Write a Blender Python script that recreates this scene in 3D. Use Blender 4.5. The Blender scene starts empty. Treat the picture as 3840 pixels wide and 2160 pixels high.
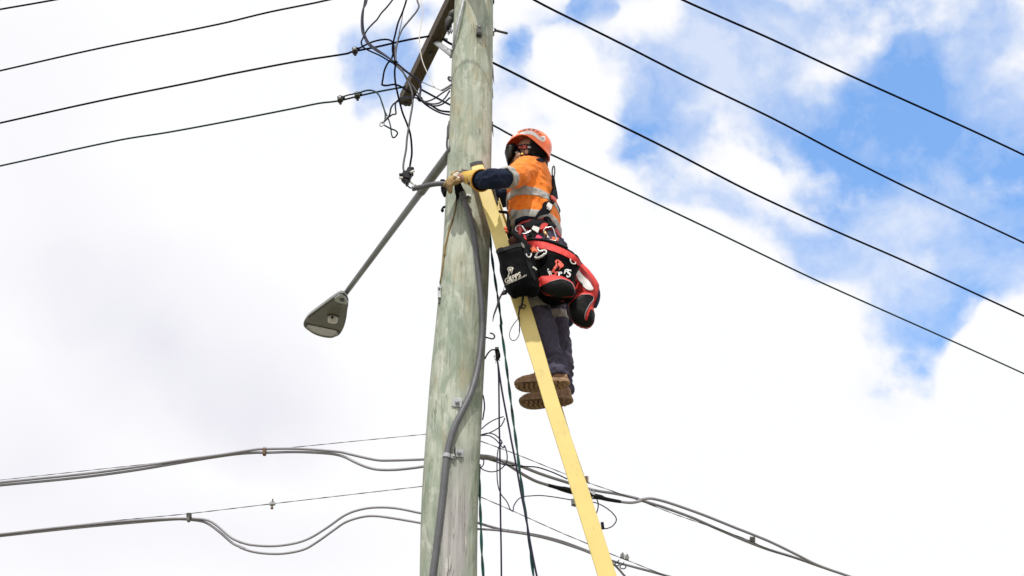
import bpy, bmesh, math, random
from mathutils import Vector, Matrix, noise
from mathutils.bvhtree import BVHTree
from mathutils.geometry import delaunay_2d_cdt
random.seed(7)
S = bpy.context.scene
COL = S.collection

# ---------------------------------------------------------------- camera
CAMZ, PITCH, LENS = 1.6, math.radians(30), 50.0
FPX = LENS / 36.0 * 3840.0
cam_d = bpy.data.cameras.new('camera'); cam_d.lens = LENS; cam_d.sensor_width = 36
cam_d.clip_start = 0.1; cam_d.clip_end = 5000
cam = bpy.data.objects.new('camera', cam_d); COL.objects.link(cam)
cam.location = (0, 0, CAMZ); cam.rotation_euler = (math.radians(90) + PITCH, 0, 0)
S.camera = cam
S.view_settings.view_transform = 'Standard'; S.view_settings.look = 'None'
S.view_settings.exposure = 0.0; S.view_settings.gamma = 1.0

# ---------------------------------------------------------------- sun
SUN_DIR = Vector((-0.09, -0.53, 0.85)).normalized()
SUN_EL = math.asin(SUN_DIR.z); SUN_AZ = math.atan2(SUN_DIR.x, SUN_DIR.y)
sl = bpy.data.lights.new('sun', 'SUN'); sl.energy = 3.6; sl.angle = math.radians(1.3); sl.color = (1.0, 0.96, 0.88)
so = bpy.data.objects.new('sun', sl); COL.objects.link(so)
so.rotation_euler = SUN_DIR.to_track_quat('Z', 'Y').to_euler(); so.location = (-4, -6, 12)

# ---------------------------------------------------------------- world: blue sky with clouds laid out by direction
def build_world():
    w = bpy.data.worlds.new("World"); S.world = w; w.use_nodes = True
    nt = w.node_tree; N = nt.nodes; L = nt.links; N.clear()
    out = N.new('ShaderNodeOutputWorld'); bg = N.new('ShaderNodeBackground'); L.new(bg.outputs[0], out.inputs[0])
    sky = N.new('ShaderNodeTexSky'); sky.sky_type = 'NISHITA'; sky.sun_disc = False
    sky.sun_elevation = SUN_EL; sky.sun_rotation = SUN_AZ; sky.air_density = 1.0; sky.dust_density = 0.6; sky.ozone_density = 2.0
    tc = N.new('ShaderNodeTexCoord')
    def vm(op, a, b=None):
        n = N.new('ShaderNodeVectorMath'); n.operation = op
        for i, x in enumerate((a, b)):
            if x is None: continue
            if isinstance(x, (tuple, Vector)): n.inputs[i].default_value = x
            elif isinstance(x, float): n.inputs['Scale'].default_value = x
            else: L.new(x, n.inputs[i])
        return n
    def mt(op, a, b=None, c=None, clamp=False):
        n = N.new('ShaderNodeMath'); n.operation = op; n.use_clamp = clamp
        for i, x in enumerate((a, b, c)):
            if x is None: continue
            if isinstance(x, (int, float)): n.inputs[i].default_value = x
            else: L.new(x, n.inputs[i])
        return n.outputs[0]
    d = tc.outputs['Generated']
    # soft distortion of the direction so that cloud edges are ragged
    nz = N.new('ShaderNodeTexNoise'); nz.inputs['Scale'].default_value = 7; nz.inputs['Detail'].default_value = 5; nz.inputs['Roughness'].default_value = 0.55
    L.new(d, nz.inputs['Vector'])
    off = vm('SUBTRACT', nz.outputs['Color'], (0.5, 0.5, 0.5))
    offs = N.new('ShaderNodeVectorMath'); offs.operation = 'SCALE'; L.new(off.outputs[0], offs.inputs[0]); offs.inputs['Scale'].default_value = 0.085
    dd = vm('ADD', d, offs.outputs[0]).outputs[0]
    R = (1.0, 0.0, 0.0); U = (0.0, -math.sin(PITCH), math.cos(PITCH)); Fv = (0.0, math.cos(PITCH), math.sin(PITCH))
    f = mt('MAXIMUM', vm('DOT_PRODUCT', dd, Fv).outputs['Value'], 0.2)
    s = mt('DIVIDE', vm('DOT_PRODUCT', dd, R).outputs['Value'], f)
    t = mt('DIVIDE', vm('DOT_PRODUCT', dd, U).outputs['Value'], f)
    cb = N.new('ShaderNodeCombineXYZ'); L.new(s, cb.inputs[0]); L.new(t, cb.inputs[1])
    def blobs(lst):
        acc = None
        for (u, v, rx, ry, rot, st) in lst:
            m = N.new('ShaderNodeMapping'); m.vector_type = 'TEXTURE'
            m.inputs['Location'].default_value = ((u - 1288) / 3578, (725 - v) / 3578, 0)
            m.inputs['Rotation'].default_value = (0, 0, math.radians(-rot))
            m.inputs['Scale'].default_value = (rx / 3578, ry / 3578, 1)
            L.new(cb.outputs[0], m.inputs[0])
            g = N.new('ShaderNodeTexGradient'); g.gradient_type = 'SPHERICAL'; L.new(m.outputs[0], g.inputs[0])
            acc = mt('MULTIPLY_ADD', g.outputs['Fac'], st, acc if acc is not None else 0.0)
        return acc
    BLUE = BLUE_BLOBS
    b = blobs(BLUE)
    n2 = N.new('ShaderNodeTexNoise'); n2.inputs['Scale'].default_value = 17; n2.inputs['Detail'].default_value = 8; n2.inputs['Roughness'].default_value = 0.55
    L.new(d, n2.inputs['Vector'])
    n2c = mt('SUBTRACT', n2.outputs['Fac'], 0.5)
    # noise only matters where there is some opening in the cloud
    bb = mt('MULTIPLY_ADD', n2c, 3.3, b)
    bb = mt('MULTIPLY', bb, mt('MULTIPLY', b, 5.0, clamp=True))
    mr = N.new('ShaderNodeMapRange'); mr.interpolation_type = 'SMOOTHSTEP'
    mr.inputs['From Min'].default_value = -0.05; mr.inputs['From Max'].default_value = 0.98; L.new(bb, mr.inputs['Value'])
    nv = N.new('ShaderNodeTexNoise'); nv.inputs['Scale'].default_value = 10; nv.inputs['Detail'].default_value = 6; nv.inputs['Roughness'].default_value = 0.6; L.new(dd, nv.inputs['Vector'])
    vr = N.new('ShaderNodeMapRange'); vr.inputs['From Min'].default_value = 0.38; vr.inputs['From Max'].default_value = 0.64; vr.inputs['To Min'].default_value = 0.93; vr.inputs['To Max'].default_value = 0.38; L.new(nv.outputs['Fac'], vr.inputs['Value'])
    blue = mt('MULTIPLY', mr.outputs[0], vr.outputs[0])
    g = blobs(GREY_BLOBS)
    n3 = N.new('ShaderNodeTexNoise'); n3.inputs['Scale'].default_value = 6; n3.inputs['Detail'].default_value = 4; L.new(d, n3.inputs['Vector'])
    gg = mt('MULTIPLY', g, mt('MULTIPLY_ADD', n3.outputs['Fac'], 2.4, -0.35), clamp=True)
    cl = N.new('ShaderNodeMix'); cl.data_type = 'RGBA'; L.new(gg, cl.inputs['Factor'])
    cl.inputs['A'].default_value = (1.0, 1.0, 1.02, 1); cl.inputs['B'].default_value = (0.83, 0.82, 0.895, 1)
    sk = N.new('ShaderNodeVectorMath'); sk.operation = 'MULTIPLY'; L.new(sky.outputs[0], sk.inputs[0]); sk.inputs[1].default_value = (SKYM * 0.80, SKYM * 0.97, SKYM * 1.0)
    sa = vm('ADD', sk.outputs[0], (0.055, 0.18, 0.46))
    mx = N.new('ShaderNodeMix'); mx.data_type = 'RGBA'; L.new(blue, mx.inputs['Factor'])
    L.new(cl.outputs['Result'], mx.inputs['A']); L.new(sa.outputs[0], mx.inputs['B'])
    L.new(mx.outputs['Result'], bg.inputs[0]); bg.inputs[1].default_value = 1.0
SKYM = 0.15
BLUE_BLOBS = [
    (1700,230,560,400,0,.85),(2270,420,780,640,25,1.15),(2320,790,250,240,0,.6),(2620,350,300,500,0,.5),
    (1405,130,120,190,0,-.75),(1625,50,180,90,0,-.55),(1470,290,140,100,0,-.85),(1920,235,250,130,-20,-.85),(2140,130,190,120,-45,-.45),(1885,425,230,140,0,-1.2),(1400,420,170,130,0,-.9),(2540,920,260,200,-20,-1.3),(1780,800,420,260,0,-1.2),(2120,820,180,160,30,-.8),(2440,430,200,110,0,-.35),
    (1590,240,70,150,-10,.7),(1725,375,130,80,20,.95),(1640,320,90,70,0,.4),(1790,150,110,80,0,.5),(1290,110,70,90,0,.6),(1500,20,80,60,0,.6),(2060,640,140,70,20,.8),(2315,955,80,70,0,.5),(2300,200,180,130,-30,.8),(2420,60,200,110,0,.6),(2555,300,120,160,0,.8),(2170,560,140,80,10,.5),(2450,570,190,110,0,.5),(1500,150,60,80,0,.5),(1400,60,120,80,0,.4),(1780,200,120,60,30,.5),(1900,60,180,80,0,.6),(2560,80,120,120,0,.5),(1990,600,120,60,20,.4),(1560,400,90,70,0,.5),(1830,560,80,40,20,.3),
    (935,150,110,100,0,1.05),(996,225,80,100,0,.95),(925,262,60,50,0,.4),(1090,60,90,70,0,.35),(905,215,60,80,0,.4),
    (1742,668,70,65,0,.55)]
GREY_BLOBS = [(430,860,440,260,20,.8),(120,620,300,260,10,.45),(60,1200,420,330,0,.55),(640,1010,300,170,0,.45),(40,250,260,330,0,.45),(520,1360,520,170,0,.35),(-900,600,1100,1400,0,.5),
    (2260,210,180,120,0,.2)]

build_world()

# ---------------------------------------------------------------- picture frames used for measuring: (x0, y0, source px per unit)
FR = {'S': (0, 0, 1.0), 'T': (0, 0, 3840/2576), 'A': (1240, 0, 720/1863), 'B': (1640, 440, 600/1672), 'C': (1760, 800, 600/1890),
      'D': (1760, 1060, 600/1552), 'E': (1080, 860, 680/2142), 'F': (1440, 560, 560/2029), 'G': (0, 1560, 960/2318), 'H': (900, 1560, 960/2318),
      'I': (1740, 1200, 660/1913), 'J': (1740, 1640, 700/1951), 'K': (2300, 1560, 1000/2415), 'L': (1480, 1280, 440/1226), 'M': (0, 0, 1920/2576),
      'N': (1920, 0, 1920/2576), 'O': (1860, 960, 320/2576), 'P': (1880, 460, 220/1771), 'U': (1640, 600, 240/1932), 'V': (1480, 600, 240/2174),
      'W': (1860, 760, 280/1844), 'Q': (1780, 1340, 220/569)}
def src(fr, x, y):
    a = FR[fr]; return (a[0] + x * a[2], a[1] + y * a[2])
SP, CP = math.sin(PITCH), math.cos(PITCH)
CAM = Vector((0, 0, CAMZ))
def ray(u, v):
    x = (u - 1920) / FPX; y = (1080 - v) / FPX
    return Vector((x, CP - y * SP, SP + y * CP))
def PY(fr, x, y, Y):
    r = ray(*src(fr, x, y)); return CAM + r * (Y / r.y)
def PZ(fr, x, y, z):
    r = ray(*src(fr, x, y)); return CAM + r * ((z - CAMZ) / r.z)
def PPL(fr, x, y, p0, n):
    r = ray(*src(fr, x, y)); return CAM + r * ((p0 - CAM).dot(n) / r.dot(n))
def mpp(p):  # metres per source pixel at p
    q = p - CAM; return (q.y * CP + q.z * SP) / FPX

# ---------------------------------------------------------------- materials
def mat(name, col, rough=0.6, metal=0.0, var=0.0, vscale=20.0, col2=None, bump=0.0, bscale=80.0, spec=0.5, coat=0.0, stretch=(1,1,1), sheen=0.0, dirt=None):
    m = bpy.data.materials.new(name); m.use_nodes = True
    nt = m.node_tree; N = nt.nodes; L = nt.links; b = N['Principled BSDF']
    b.inputs['Roughness'].default_value = rough; b.inputs['Metallic'].default_value = metal
    b.inputs['Specular IOR Level'].default_value = spec
    if coat: b.inputs['Coat Weight'].default_value = coat
    if sheen: b.inputs['Sheen Weight'].default_value = sheen
    b.inputs['Base Color'].default_value = (*col, 1)
    tc = N.new('ShaderNodeTexCoord'); mp = N.new('ShaderNodeMapping'); L.new(tc.outputs['Object'], mp.inputs[0]); mp.inputs['Scale'].default_value = stretch
    if var or col2:
        n = N.new('ShaderNodeTexNoise'); n.inputs['Scale'].default_value = vscale; n.inputs['Detail'].default_value = 6; n.inputs['Roughness'].default_value = 0.6
        L.new(mp.outputs[0], n.inputs['Vector'])
        r = N.new('ShaderNodeMapRange'); r.inputs['From Min'].default_value = 0.35; r.inputs['From Max'].default_value = 0.65; L.new(n.outputs['Fac'], r.inputs['Value'])
        mx = N.new('ShaderNodeMix'); mx.data_type = 'RGBA'; L.new(r.outputs[0], mx.inputs['Factor'])
        c2 = col2 if col2 else tuple(c * (1 - var) for c in col)
        mx.inputs['A'].default_value = (*col, 1); mx.inputs['B'].default_value = (*c2, 1)
        last = mx.outputs['Result']
        if dirt:
            n5 = N.new('ShaderNodeTexNoise'); n5.inputs['Scale'].default_value = dirt[1]; n5.inputs['Detail'].default_value = 8; n5.inputs['Roughness'].default_value = 0.7
            L.new(mp.outputs[0], n5.inputs['Vector'])
            r5 = N.new('ShaderNodeMapRange'); r5.inputs['From Min'].default_value = 0.56; r5.inputs['From Max'].default_value = 0.68; r5.inputs['To Max'].default_value = dirt[2]; L.new(n5.outputs['Fac'], r5.inputs['Value'])
            m5 = N.new('ShaderNodeMix'); m5.data_type = 'RGBA'; L.new(r5.outputs[0], m5.inputs['Factor']); L.new(last, m5.inputs['A']); m5.inputs['B'].default_value = (*dirt[0], 1)
            last = m5.outputs['Result']
        L.new(last, b.inputs['Base Color'])
    if bump:
        n = N.new('ShaderNodeTexNoise'); n.inputs['Scale'].default_value = bscale; n.inputs['Detail'].default_value = 5
        L.new(mp.outputs[0], n.inputs['Vector'])
        bp = N.new('ShaderNodeBump'); bp.inputs['Strength'].default_value = bump; bp.inputs['Distance'].default_value = 0.01
        L.new(n.outputs['Fac'], bp.inputs['Height']); L.new(bp.outputs[0], b.inputs['Normal'])
    return m
_k = PY('F', 1255, 1030, 6.88)
KX, KY, KZ = _k.x + 0.336, _k.y - 7.0, _k.z
def wood_mat():
    m = bpy.data.materials.new('treated_pole_wood'); m.use_nodes = True
    nt = m.node_tree; N = nt.nodes; L = nt.links; b = N['Principled BSDF']; b.inputs['Roughness'].default_value = 0.85; b.inputs['Specular IOR Level'].default_value = 0.2
    tc = N.new('ShaderNodeTexCoord')
    def ns(scale, sc, det=6, rg=0.6, dist=0.0):
        mp = N.new('ShaderNodeMapping'); mp.inputs['Scale'].default_value = sc; L.new(tc.outputs['Object'], mp.inputs[0])
        n = N.new('ShaderNodeTexNoise'); n.inputs['Scale'].default_value = scale; n.inputs['Detail'].default_value = det; n.inputs['Roughness'].default_value = rg; n.inputs['Distortion'].default_value = dist
        L.new(mp.outputs[0], n.inputs['Vector']); return n.outputs['Fac']
    def rg(x, a, c, to=1.0):
        r = N.new('ShaderNodeMapRange'); r.inputs['From Min'].default_value = a; r.inputs['From Max'].default_value = c; r.inputs['To Max'].default_value = to; L.new(x, r.inputs['Value']); return r.outputs[0]
    def mix(f, a, c):
        mx = N.new('ShaderNodeMix'); mx.data_type = 'RGBA'; L.new(f, mx.inputs['Factor'])
        for k, v in (('A', a), ('B', c)):
            if isinstance(v, tuple): mx.inputs[k].default_value = (*v, 1)
            else: L.new(v, mx.inputs[k])
        return mx.outputs['Result']
    def mul(a, c):
        n = N.new('ShaderNodeMath'); n.operation = 'MULTIPLY'; n.use_clamp = True
        for i, x in enumerate((a, c)):
            if isinstance(x, float): n.inputs[i].default_value = x
            else: L.new(x, n.inputs[i])
        return n.outputs[0]
    c = mix(rg(ns(2.6, (2, 2, 1.0), 7, 0.6, 1.5), 0.36, 0.62), (0.26, 0.315, 0.255), (0.475, 0.51, 0.43))
    c = mix(rg(ns(3.2, (2.2, 2.2, .7), 6, 0.6, 1.0), 0.53, 0.68, 0.65), c, (0.38, 0.33, 0.21))
    c = mix(rg(ns(4.5, (2, 2, .8), 7, 0.65, 1.6), 0.54, 0.70, 0.75), c, (0.21, 0.27, 0.19))
    c = mix(rg(ns(3.7, (2, 2, .9), 7, 0.6, 2.0), 0.56, 0.66, 0.7), c, (0.60, 0.61, 0.55))
    grain = ns(38, (1.6, 1.6, 0.09), 8, 0.7)
    c = mix(rg(grain, 0.47, 0.70, 0.65), c, (0.22, 0.21, 0.15))
    c = mix(rg(ns(26, (1.6, 1.6, 0.12), 6, 0.7), 0.55, 0.75, 0.4), c, (0.62, 0.62, 0.52))
    # grey weathered heartwood low on the front, its own ragged edge
    sx = N.new('ShaderNodeSeparateXYZ'); L.new(tc.outputs['Object'], sx.inputs[0])
    zl = N.new('ShaderNodeMapRange'); zl.inputs['From Min'].default_value = 4.75; zl.inputs['From Max'].default_value = 4.25; L.new(sx.outputs['Z'], zl.inputs['Value'])
    xr = N.new('ShaderNodeMath'); xr.operation = 'SUBTRACT'; L.new(sx.outputs['X'], xr.inputs[0]); xr.inputs[1].default_value = 0.020
    xa = N.new('ShaderNodeMath'); xa.operation = 'ABSOLUTE'; L.new(xr.outputs[0], xa.inputs[0])
    wob = N.new('ShaderNodeMath'); wob.operation = 'MULTIPLY_ADD'; L.new(ns(6, (2, 2, .5)), wob.inputs[0]); wob.inputs[1].default_value = 0.10; L.new(xa.outputs[0], wob.inputs[2])
    xm = N.new('ShaderNodeMapRange'); xm.inputs['From Min'].default_value = 0.135; xm.inputs['From Max'].default_value = 0.10; L.new(wob.outputs[0], xm.inputs['Value'])
    c = mix(mul(zl.outputs[0], mul(xm.outputs[0], 0.9)), c, mix(rg(ns(40, (1.6, 1.6, 0.05), 8, 0.7), 0.42, 0.62), (0.45, 0.43, 0.43), (0.28, 0.265, 0.26)))
    # checks (cracks) along the grain
    v = N.new('ShaderNodeTexNoise'); mp = N.new('ShaderNodeMapping'); mp.inputs['Scale'].default_value = (14, 14, 0.9); L.new(tc.outputs['Object'], mp.inputs[0]); L.new(mp.outputs[0], v.inputs['Vector']); v.inputs['Scale'].default_value = 3.0; v.inputs['Detail'].default_value = 4
    va = N.new('ShaderNodeMath'); va.operation = 'SUBTRACT'; L.new(v.outputs['Fac'], va.inputs[0]); va.inputs[1].default_value = 0.5
    vb = N.new('ShaderNodeMath'); vb.operation = 'ABSOLUTE'; L.new(va.outputs[0], vb.inputs[0])
    ck = N.new('ShaderNodeMapRange'); ck.inputs['From Min'].default_value = 0.010; ck.inputs['From Max'].default_value = 0.0; L.new(vb.outputs[0], ck.inputs['Value'])
    ckm = mul(ck.outputs[0], rg(ns(5, (1.5, 1.5, .8), 3), 0.52, 0.62))
    c = mix(mul(ckm, 0.75), c, (0.07, 0.06, 0.045))
    for kp, kr, kz in (((KX, KY, KZ), 0.055, 0.6),):
        mp2 = N.new('ShaderNodeVectorMath'); mp2.operation = 'SUBTRACT'; L.new(tc.outputs['Object'], mp2.inputs[0]); mp2.inputs[1].default_value = kp
        ms = N.new('ShaderNodeVectorMath'); ms.operation = 'MULTIPLY'; L.new(mp2.outputs[0], ms.inputs[0]); ms.inputs[1].default_value = (1/kr, 0.0, kz/kr)
        ln_ = N.new('ShaderNodeVectorMath'); ln_.operation = 'LENGTH'; L.new(ms.outputs[0], ln_.inputs[0])
        wv = N.new('ShaderNodeMath'); wv.operation = 'MULTIPLY_ADD'; L.new(ns(9, (2, 2, 2), 3), wv.inputs[0]); wv.inputs[1].default_value = 0.6; L.new(ln_.outputs['Value'], wv.inputs[2])
        sn = N.new('ShaderNodeMath'); sn.operation = 'SINE'; sx2 = N.new('ShaderNodeMath'); sx2.operation = 'MULTIPLY'; L.new(wv.outputs[0], sx2.inputs[0]); sx2.inputs[1].default_value = 21.0; L.new(sx2.outputs[0], sn.inputs[0])
        fo = N.new('ShaderNodeMapRange'); fo.inputs['From Min'].default_value = 1.15; fo.inputs['From Max'].default_value = 0.7; fo.inputs['To Max'].default_value = 1.0; L.new(ln_.outputs['Value'], fo.inputs['Value'])
        c = mix(mul(fo.outputs[0], 0.35), c, (0.25, 0.22, 0.15))
        c = mix(mul(mul(fo.outputs[0], rg(sn.outputs[0], 0.1, 0.9)), 0.28), c, (0.10, 0.085, 0.055))
    L.new(c, b.inputs['Base Color'])
    h = N.new('ShaderNodeMath'); h.operation = 'MULTIPLY_ADD'; L.new(ckm, h.inputs[0]); h.inputs[1].default_value = -1.0; L.new(grain, h.inputs[2])
    bp = N.new('ShaderNodeBump'); bp.inputs['Strength'].default_value = 0.6; bp.inputs['Distance'].default_value = 0.01; L.new(h.outputs[0], bp.inputs['Height']); L.new(bp.outputs[0], b.inputs['Normal'])
    return m
M = {
 'wood': wood_mat(),
 'arm_wood': mat('weathered_arm_timber', (0.088,0.062,0.040), 0.8, var=0.45, vscale=14, stretch=(3,.4,3), bump=.4),
 'steel': mat('galvanised_steel', (0.42,0.43,0.45), 0.5, 0.35, var=0.3, vscale=30, bump=.15),
 'steel_dark': mat('dull_dark_steel', (0.075,0.072,0.07), 0.6, 0.3, var=0.4, vscale=40),
 'conduit': mat('grey_pvc_conduit', (0.12,0.12,0.135), 0.5, var=0.25, vscale=12, bump=.1, dirt=((0.15,0.15,0.16),25,.6)),
 'cable_black': mat('black_cable', (0.010,0.009,0.014), 0.9, spec=.0),
 'cable_navy': mat('dark_blue_cable', (0.011,0.010,0.032), 0.5, spec=.25),
 'cable_grey': mat('grey_cable', (0.29,0.28,0.31), 0.45, var=.2, vscale=8),
 'cable_mid': mat('dark_grey_cable', (0.032,0.030,0.038), 0.5),
 'cable_green': mat('green_cable', (0.004,0.026,0.026), 0.5, spec=.2),
 'strand': mat('steel_strand', (0.10,0.09,0.10), 0.6, 0.2),
 'tan_wire': mat('brown_yellow_wire', (0.30,0.19,0.05), 0.6, var=.6, vscale=5),
 'white_cord': mat('white_cord', (0.62,0.58,0.54), 0.8),
 'rope': mat('green_rope', (0.0,0.085,0.065), 0.75, bump=.5, bscale=60, col2=(0.0,0.02,0.022), vscale=25),
 'lamp_arm': mat('dull_grey_pipe', (0.15,0.15,0.145), 0.5, 0.2, var=.25, vscale=8, dirt=((0.09,0.06,0.045),9,.6)),
 'lamp_body': mat('lamp_housing_grey', (0.13,0.122,0.11), 0.6, var=.2, vscale=12),
 'lamp_rim': mat('lamp_rim_grey', (0.20,0.205,0.205), 0.5),
 'lens': mat('dusty_lens', (0.24,0.19,0.15), 0.25, var=.45, vscale=18, coat=.5),
 'plastic_white': mat('off_white_plastic', (0.62,0.60,0.58), 0.45),
 'plastic_black': mat('black_plastic', (0.006,0.006,0.007), 0.45, spec=.15, bump=.2, bscale=40),
 'black_tape': mat('black_tape', (0.006,0.0055,0.0065), 0.6, spec=.1, bump=.6, bscale=30),
 'grp': mat('yellow_fibreglass', (0.75,0.59,0.20), 0.38, var=.08, vscale=6, coat=.2, dirt=((0.42,0.33,0.14),9,.35)),
 'grp_edge': mat('yellow_fibreglass_rung', (0.55,0.42,0.15), 0.5, var=.2),
 'rubber': mat('black_rubber', (0.045,0.042,0.045), 0.75, bump=.2),
 'helmet': mat('orange_helmet_shell', (1.0,0.18,0.038), 0.32, coat=.35),
 'white_gloss': mat('white_sticker', (0.82,0.80,0.79), 0.35),
 'grey_print': mat('grey_print', (0.30,0.30,0.32), 0.5),
 'dark_print': mat('dark_print', (0.03,0.03,0.035), 0.5),
 'skin': mat('skin', (0.36,0.185,0.115), 0.55, var=.25, vscale=25),
 'hair': mat('dark_hair', (0.02,0.015,0.012), 0.8, bump=.8, bscale=200),
 'orange': mat('hi_vis_orange_cotton', (0.95,0.22,0.006), 0.8, var=.12, vscale=10, bump=.35, bscale=45, sheen=.1),
 'navy': mat('navy_cotton', (0.018,0.025,0.052), 0.85, spec=.1, var=.3, vscale=12, bump=.4, bscale=40),
 'trouser': mat('worn_navy_drill', (0.082,0.074,0.112), 0.85, spec=.1, var=.3, vscale=14, bump=.45, bscale=35, dirt=((0.16,0.15,0.16),16,.35)),
 'reflect': mat('grey_reflective_tape', (0.40,0.385,0.36), 0.45, var=.12, vscale=9, bump=.15),
 'reflect_old': mat('dirty_reflective_tape', (0.27,0.24,0.19), 0.55, var=.35, vscale=12),
 'glove_tan': mat('worn_tan_leather', (0.44,0.31,0.12), 0.75, col2=(0.20,0.12,0.06), vscale=22, bump=.5, bscale=60),
 'glove_white': mat('pale_leather', (0.66,0.60,0.53), 0.75, var=.35, vscale=22, bump=.4, bscale=60),
 'glove_yellow': mat('yellow_rubber_cuff', (0.66,0.40,0.04), 0.45, var=.25, vscale=14, bump=.1, dirt=((0.16,0.10,0.03),22,.6)),
 'glove_rim': mat('orange_rubber_rim', (0.62,0.27,0.02), 0.45),
 'bag_black': mat('black_bag_canvas', (0.0045,0.0045,0.0055), 0.7, spec=.05, var=.3, vscale=10, bump=.5, bscale=30),
 'bag_pocket': mat('charcoal_bag_vinyl', (0.010,0.011,0.012), 0.5, spec=.10, var=.25, vscale=8, bump=.3, bscale=20),
 'bag_red': mat('red_bag_canvas', (0.68,0.028,0.022), 0.65, var=.3, vscale=12, bump=.5, bscale=40),
 'bag_dkred': mat('dark_red_webbing', (0.33,0.012,0.018), 0.7, var=.4, vscale=20),
 'webbing': mat('black_webbing', (0.009,0.009,0.011), 0.7, spec=.08, bump=.3, bscale=120),
 'lace': mat('dark_cord', (0.035,0.025,0.025), 0.8),
 'print_silver': mat('silver_print', (0.62,0.58,0.50), 0.4),
 'print_red': mat('coral_print', (0.80,0.11,0.075), 0.5),
 'print_white': mat('white_print', (0.85,0.85,0.85), 0.45),
 'alu': mat('bright_aluminium', (0.50,0.50,0.52), 0.3, 0.8),
 'brass': mat('brass', (0.55,0.36,0.16), 0.35, 0.7),
 'pink': mat('pink_tag', (0.85,0.03,0.13), 0.6),
 'orange_tag': mat('orange_tag', (0.95,0.20,0.09), 0.6),
 'yellow_pl': mat('yellow_buckle', (0.75,0.52,0.08), 0.4),
 'boot': mat('brown_suede_boot', (0.37,0.215,0.125), 0.85, col2=(0.23,0.135,0.08), vscale=18, bump=.5, bscale=50),
 'teal': mat('teal_insulator', (0.01,0.12,0.15), 0.3, coat=.5),
 'rust': mat('rusty_clip', (0.20,0.11,0.06), 0.7, var=.4),
}
def sole_mat():
    m = mat('muddy_rubber_sole', (0.36,0.22,0.13), 0.85, col2=(0.20,0.125,0.08), vscale=20)
    nt = m.node_tree; N = nt.nodes; L = nt.links
    v = N.new('ShaderNodeTexVoronoi'); v.feature = 'DISTANCE_TO_EDGE'; v.inputs['Scale'].default_value = 42; tc = N.new('ShaderNodeTexCoord'); L.new(tc.outputs['Object'], v.inputs['Vector'])
    r = N.new('ShaderNodeMapRange'); r.inputs['From Max'].default_value = 0.12; L.new(v.outputs['Distance'], r.inputs['Value'])
    bp = N.new('ShaderNodeBump'); bp.inputs['Strength'].default_value = 0.6; bp.inputs['Distance'].default_value = 0.006; L.new(r.outputs[0], bp.inputs['Height']); L.new(bp.outputs[0], N['Principled BSDF'].inputs['Normal'])
    return m
M['sole'] = sole_mat()

# ---------------------------------------------------------------- object helpers
def tag(o, label=None, cat=None, group=None, kind=None):
    if label: o['label'] = label
    if cat: o['category'] = cat
    if group: o['group'] = group
    if kind: o['kind'] = kind
    return o
def thing(name, label, cat, loc, group=None):
    o = bpy.data.objects.new(name, None); o.empty_display_size = 0.1; COL.objects.link(o); o.location = loc
    return tag(o, label, cat, group)
def wloc(o):
    p = Vector((0, 0, 0))
    while o: p = p + Vector(o.location); o = o.parent
    return p
def mk(name, verts, faces, material, parent=None, smooth=True, origin=None, label=None):
    """one mesh object from world-space vertices"""
    me = bpy.data.meshes.new(name)
    base = wloc(parent) if parent else Vector((0, 0, 0))
    if parent is None:
        org = Vector(origin) if origin is not None else sum((Vector(v) for v in verts), Vector()) / len(verts)
    else:
        org = Vector(origin) if origin is not None else base
    me.from_pydata([tuple(Vector(v) - org) for v in verts], [], faces)
    me.materials.append(material if not isinstance(material, str) else M[material])
    if smooth: me.polygons.foreach_set('use_smooth', [True] * len(me.polygons))
    if smooth == 'auto': me.update(); me.set_sharp_from_angle(angle=0.75)
    me.update()
    o = bpy.data.objects.new(name, me); COL.objects.link(o); o.location = org - base
    if parent: o.parent = parent
    if label: o['label'] = label
    return o
class G:  # geometry accumulator
    def __init__(s): s.v = []; s.f = []
    def add(s, v, f):
        b = len(s.v); s.v += [Vector(x) for x in v]; s.f += [tuple(b + i for i in q) for q in f]; return s
def catmull(pts, n=6, closed=False):
    pts = [Vector(p) for p in pts]
    if len(pts) < 3 and not closed: 
        return [pts[0].lerp(pts[-1], i / n) for i in range(n + 1)]
    out = []; m = len(pts)
    for i in range(m if closed else m - 1):
        p1 = pts[i]; p2 = pts[(i + 1) % m]
        p0 = pts[(i - 1) % m] if (closed or i > 0) else p1 * 2 - p2
        p3 = pts[(i + 2) % m] if (closed or i + 2 < m) else p2 * 2 - p1
        # centripetal-ish: limit overshoot by scaling tangents to the segment length
        L = (p2 - p1).length
        t1 = (p2 - p0); t2 = (p3 - p1)
        t1 = t1.normalized() * L if t1.length > 1e-9 else Vector((0,) * len(p1)); t2 = t2.normalized() * L if t2.length > 1e-9 else Vector((0,) * len(p1))
        for k in range(n):
            t = k / n; a = t * t; b = a * t
            out.append(p1 * (2*b - 3*a + 1) + t1 * (b - 2*a + t) + p2 * (-2*b + 3*a) + t2 * (b - a))
    if not closed: out.append(pts[-1])
    return out
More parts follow.
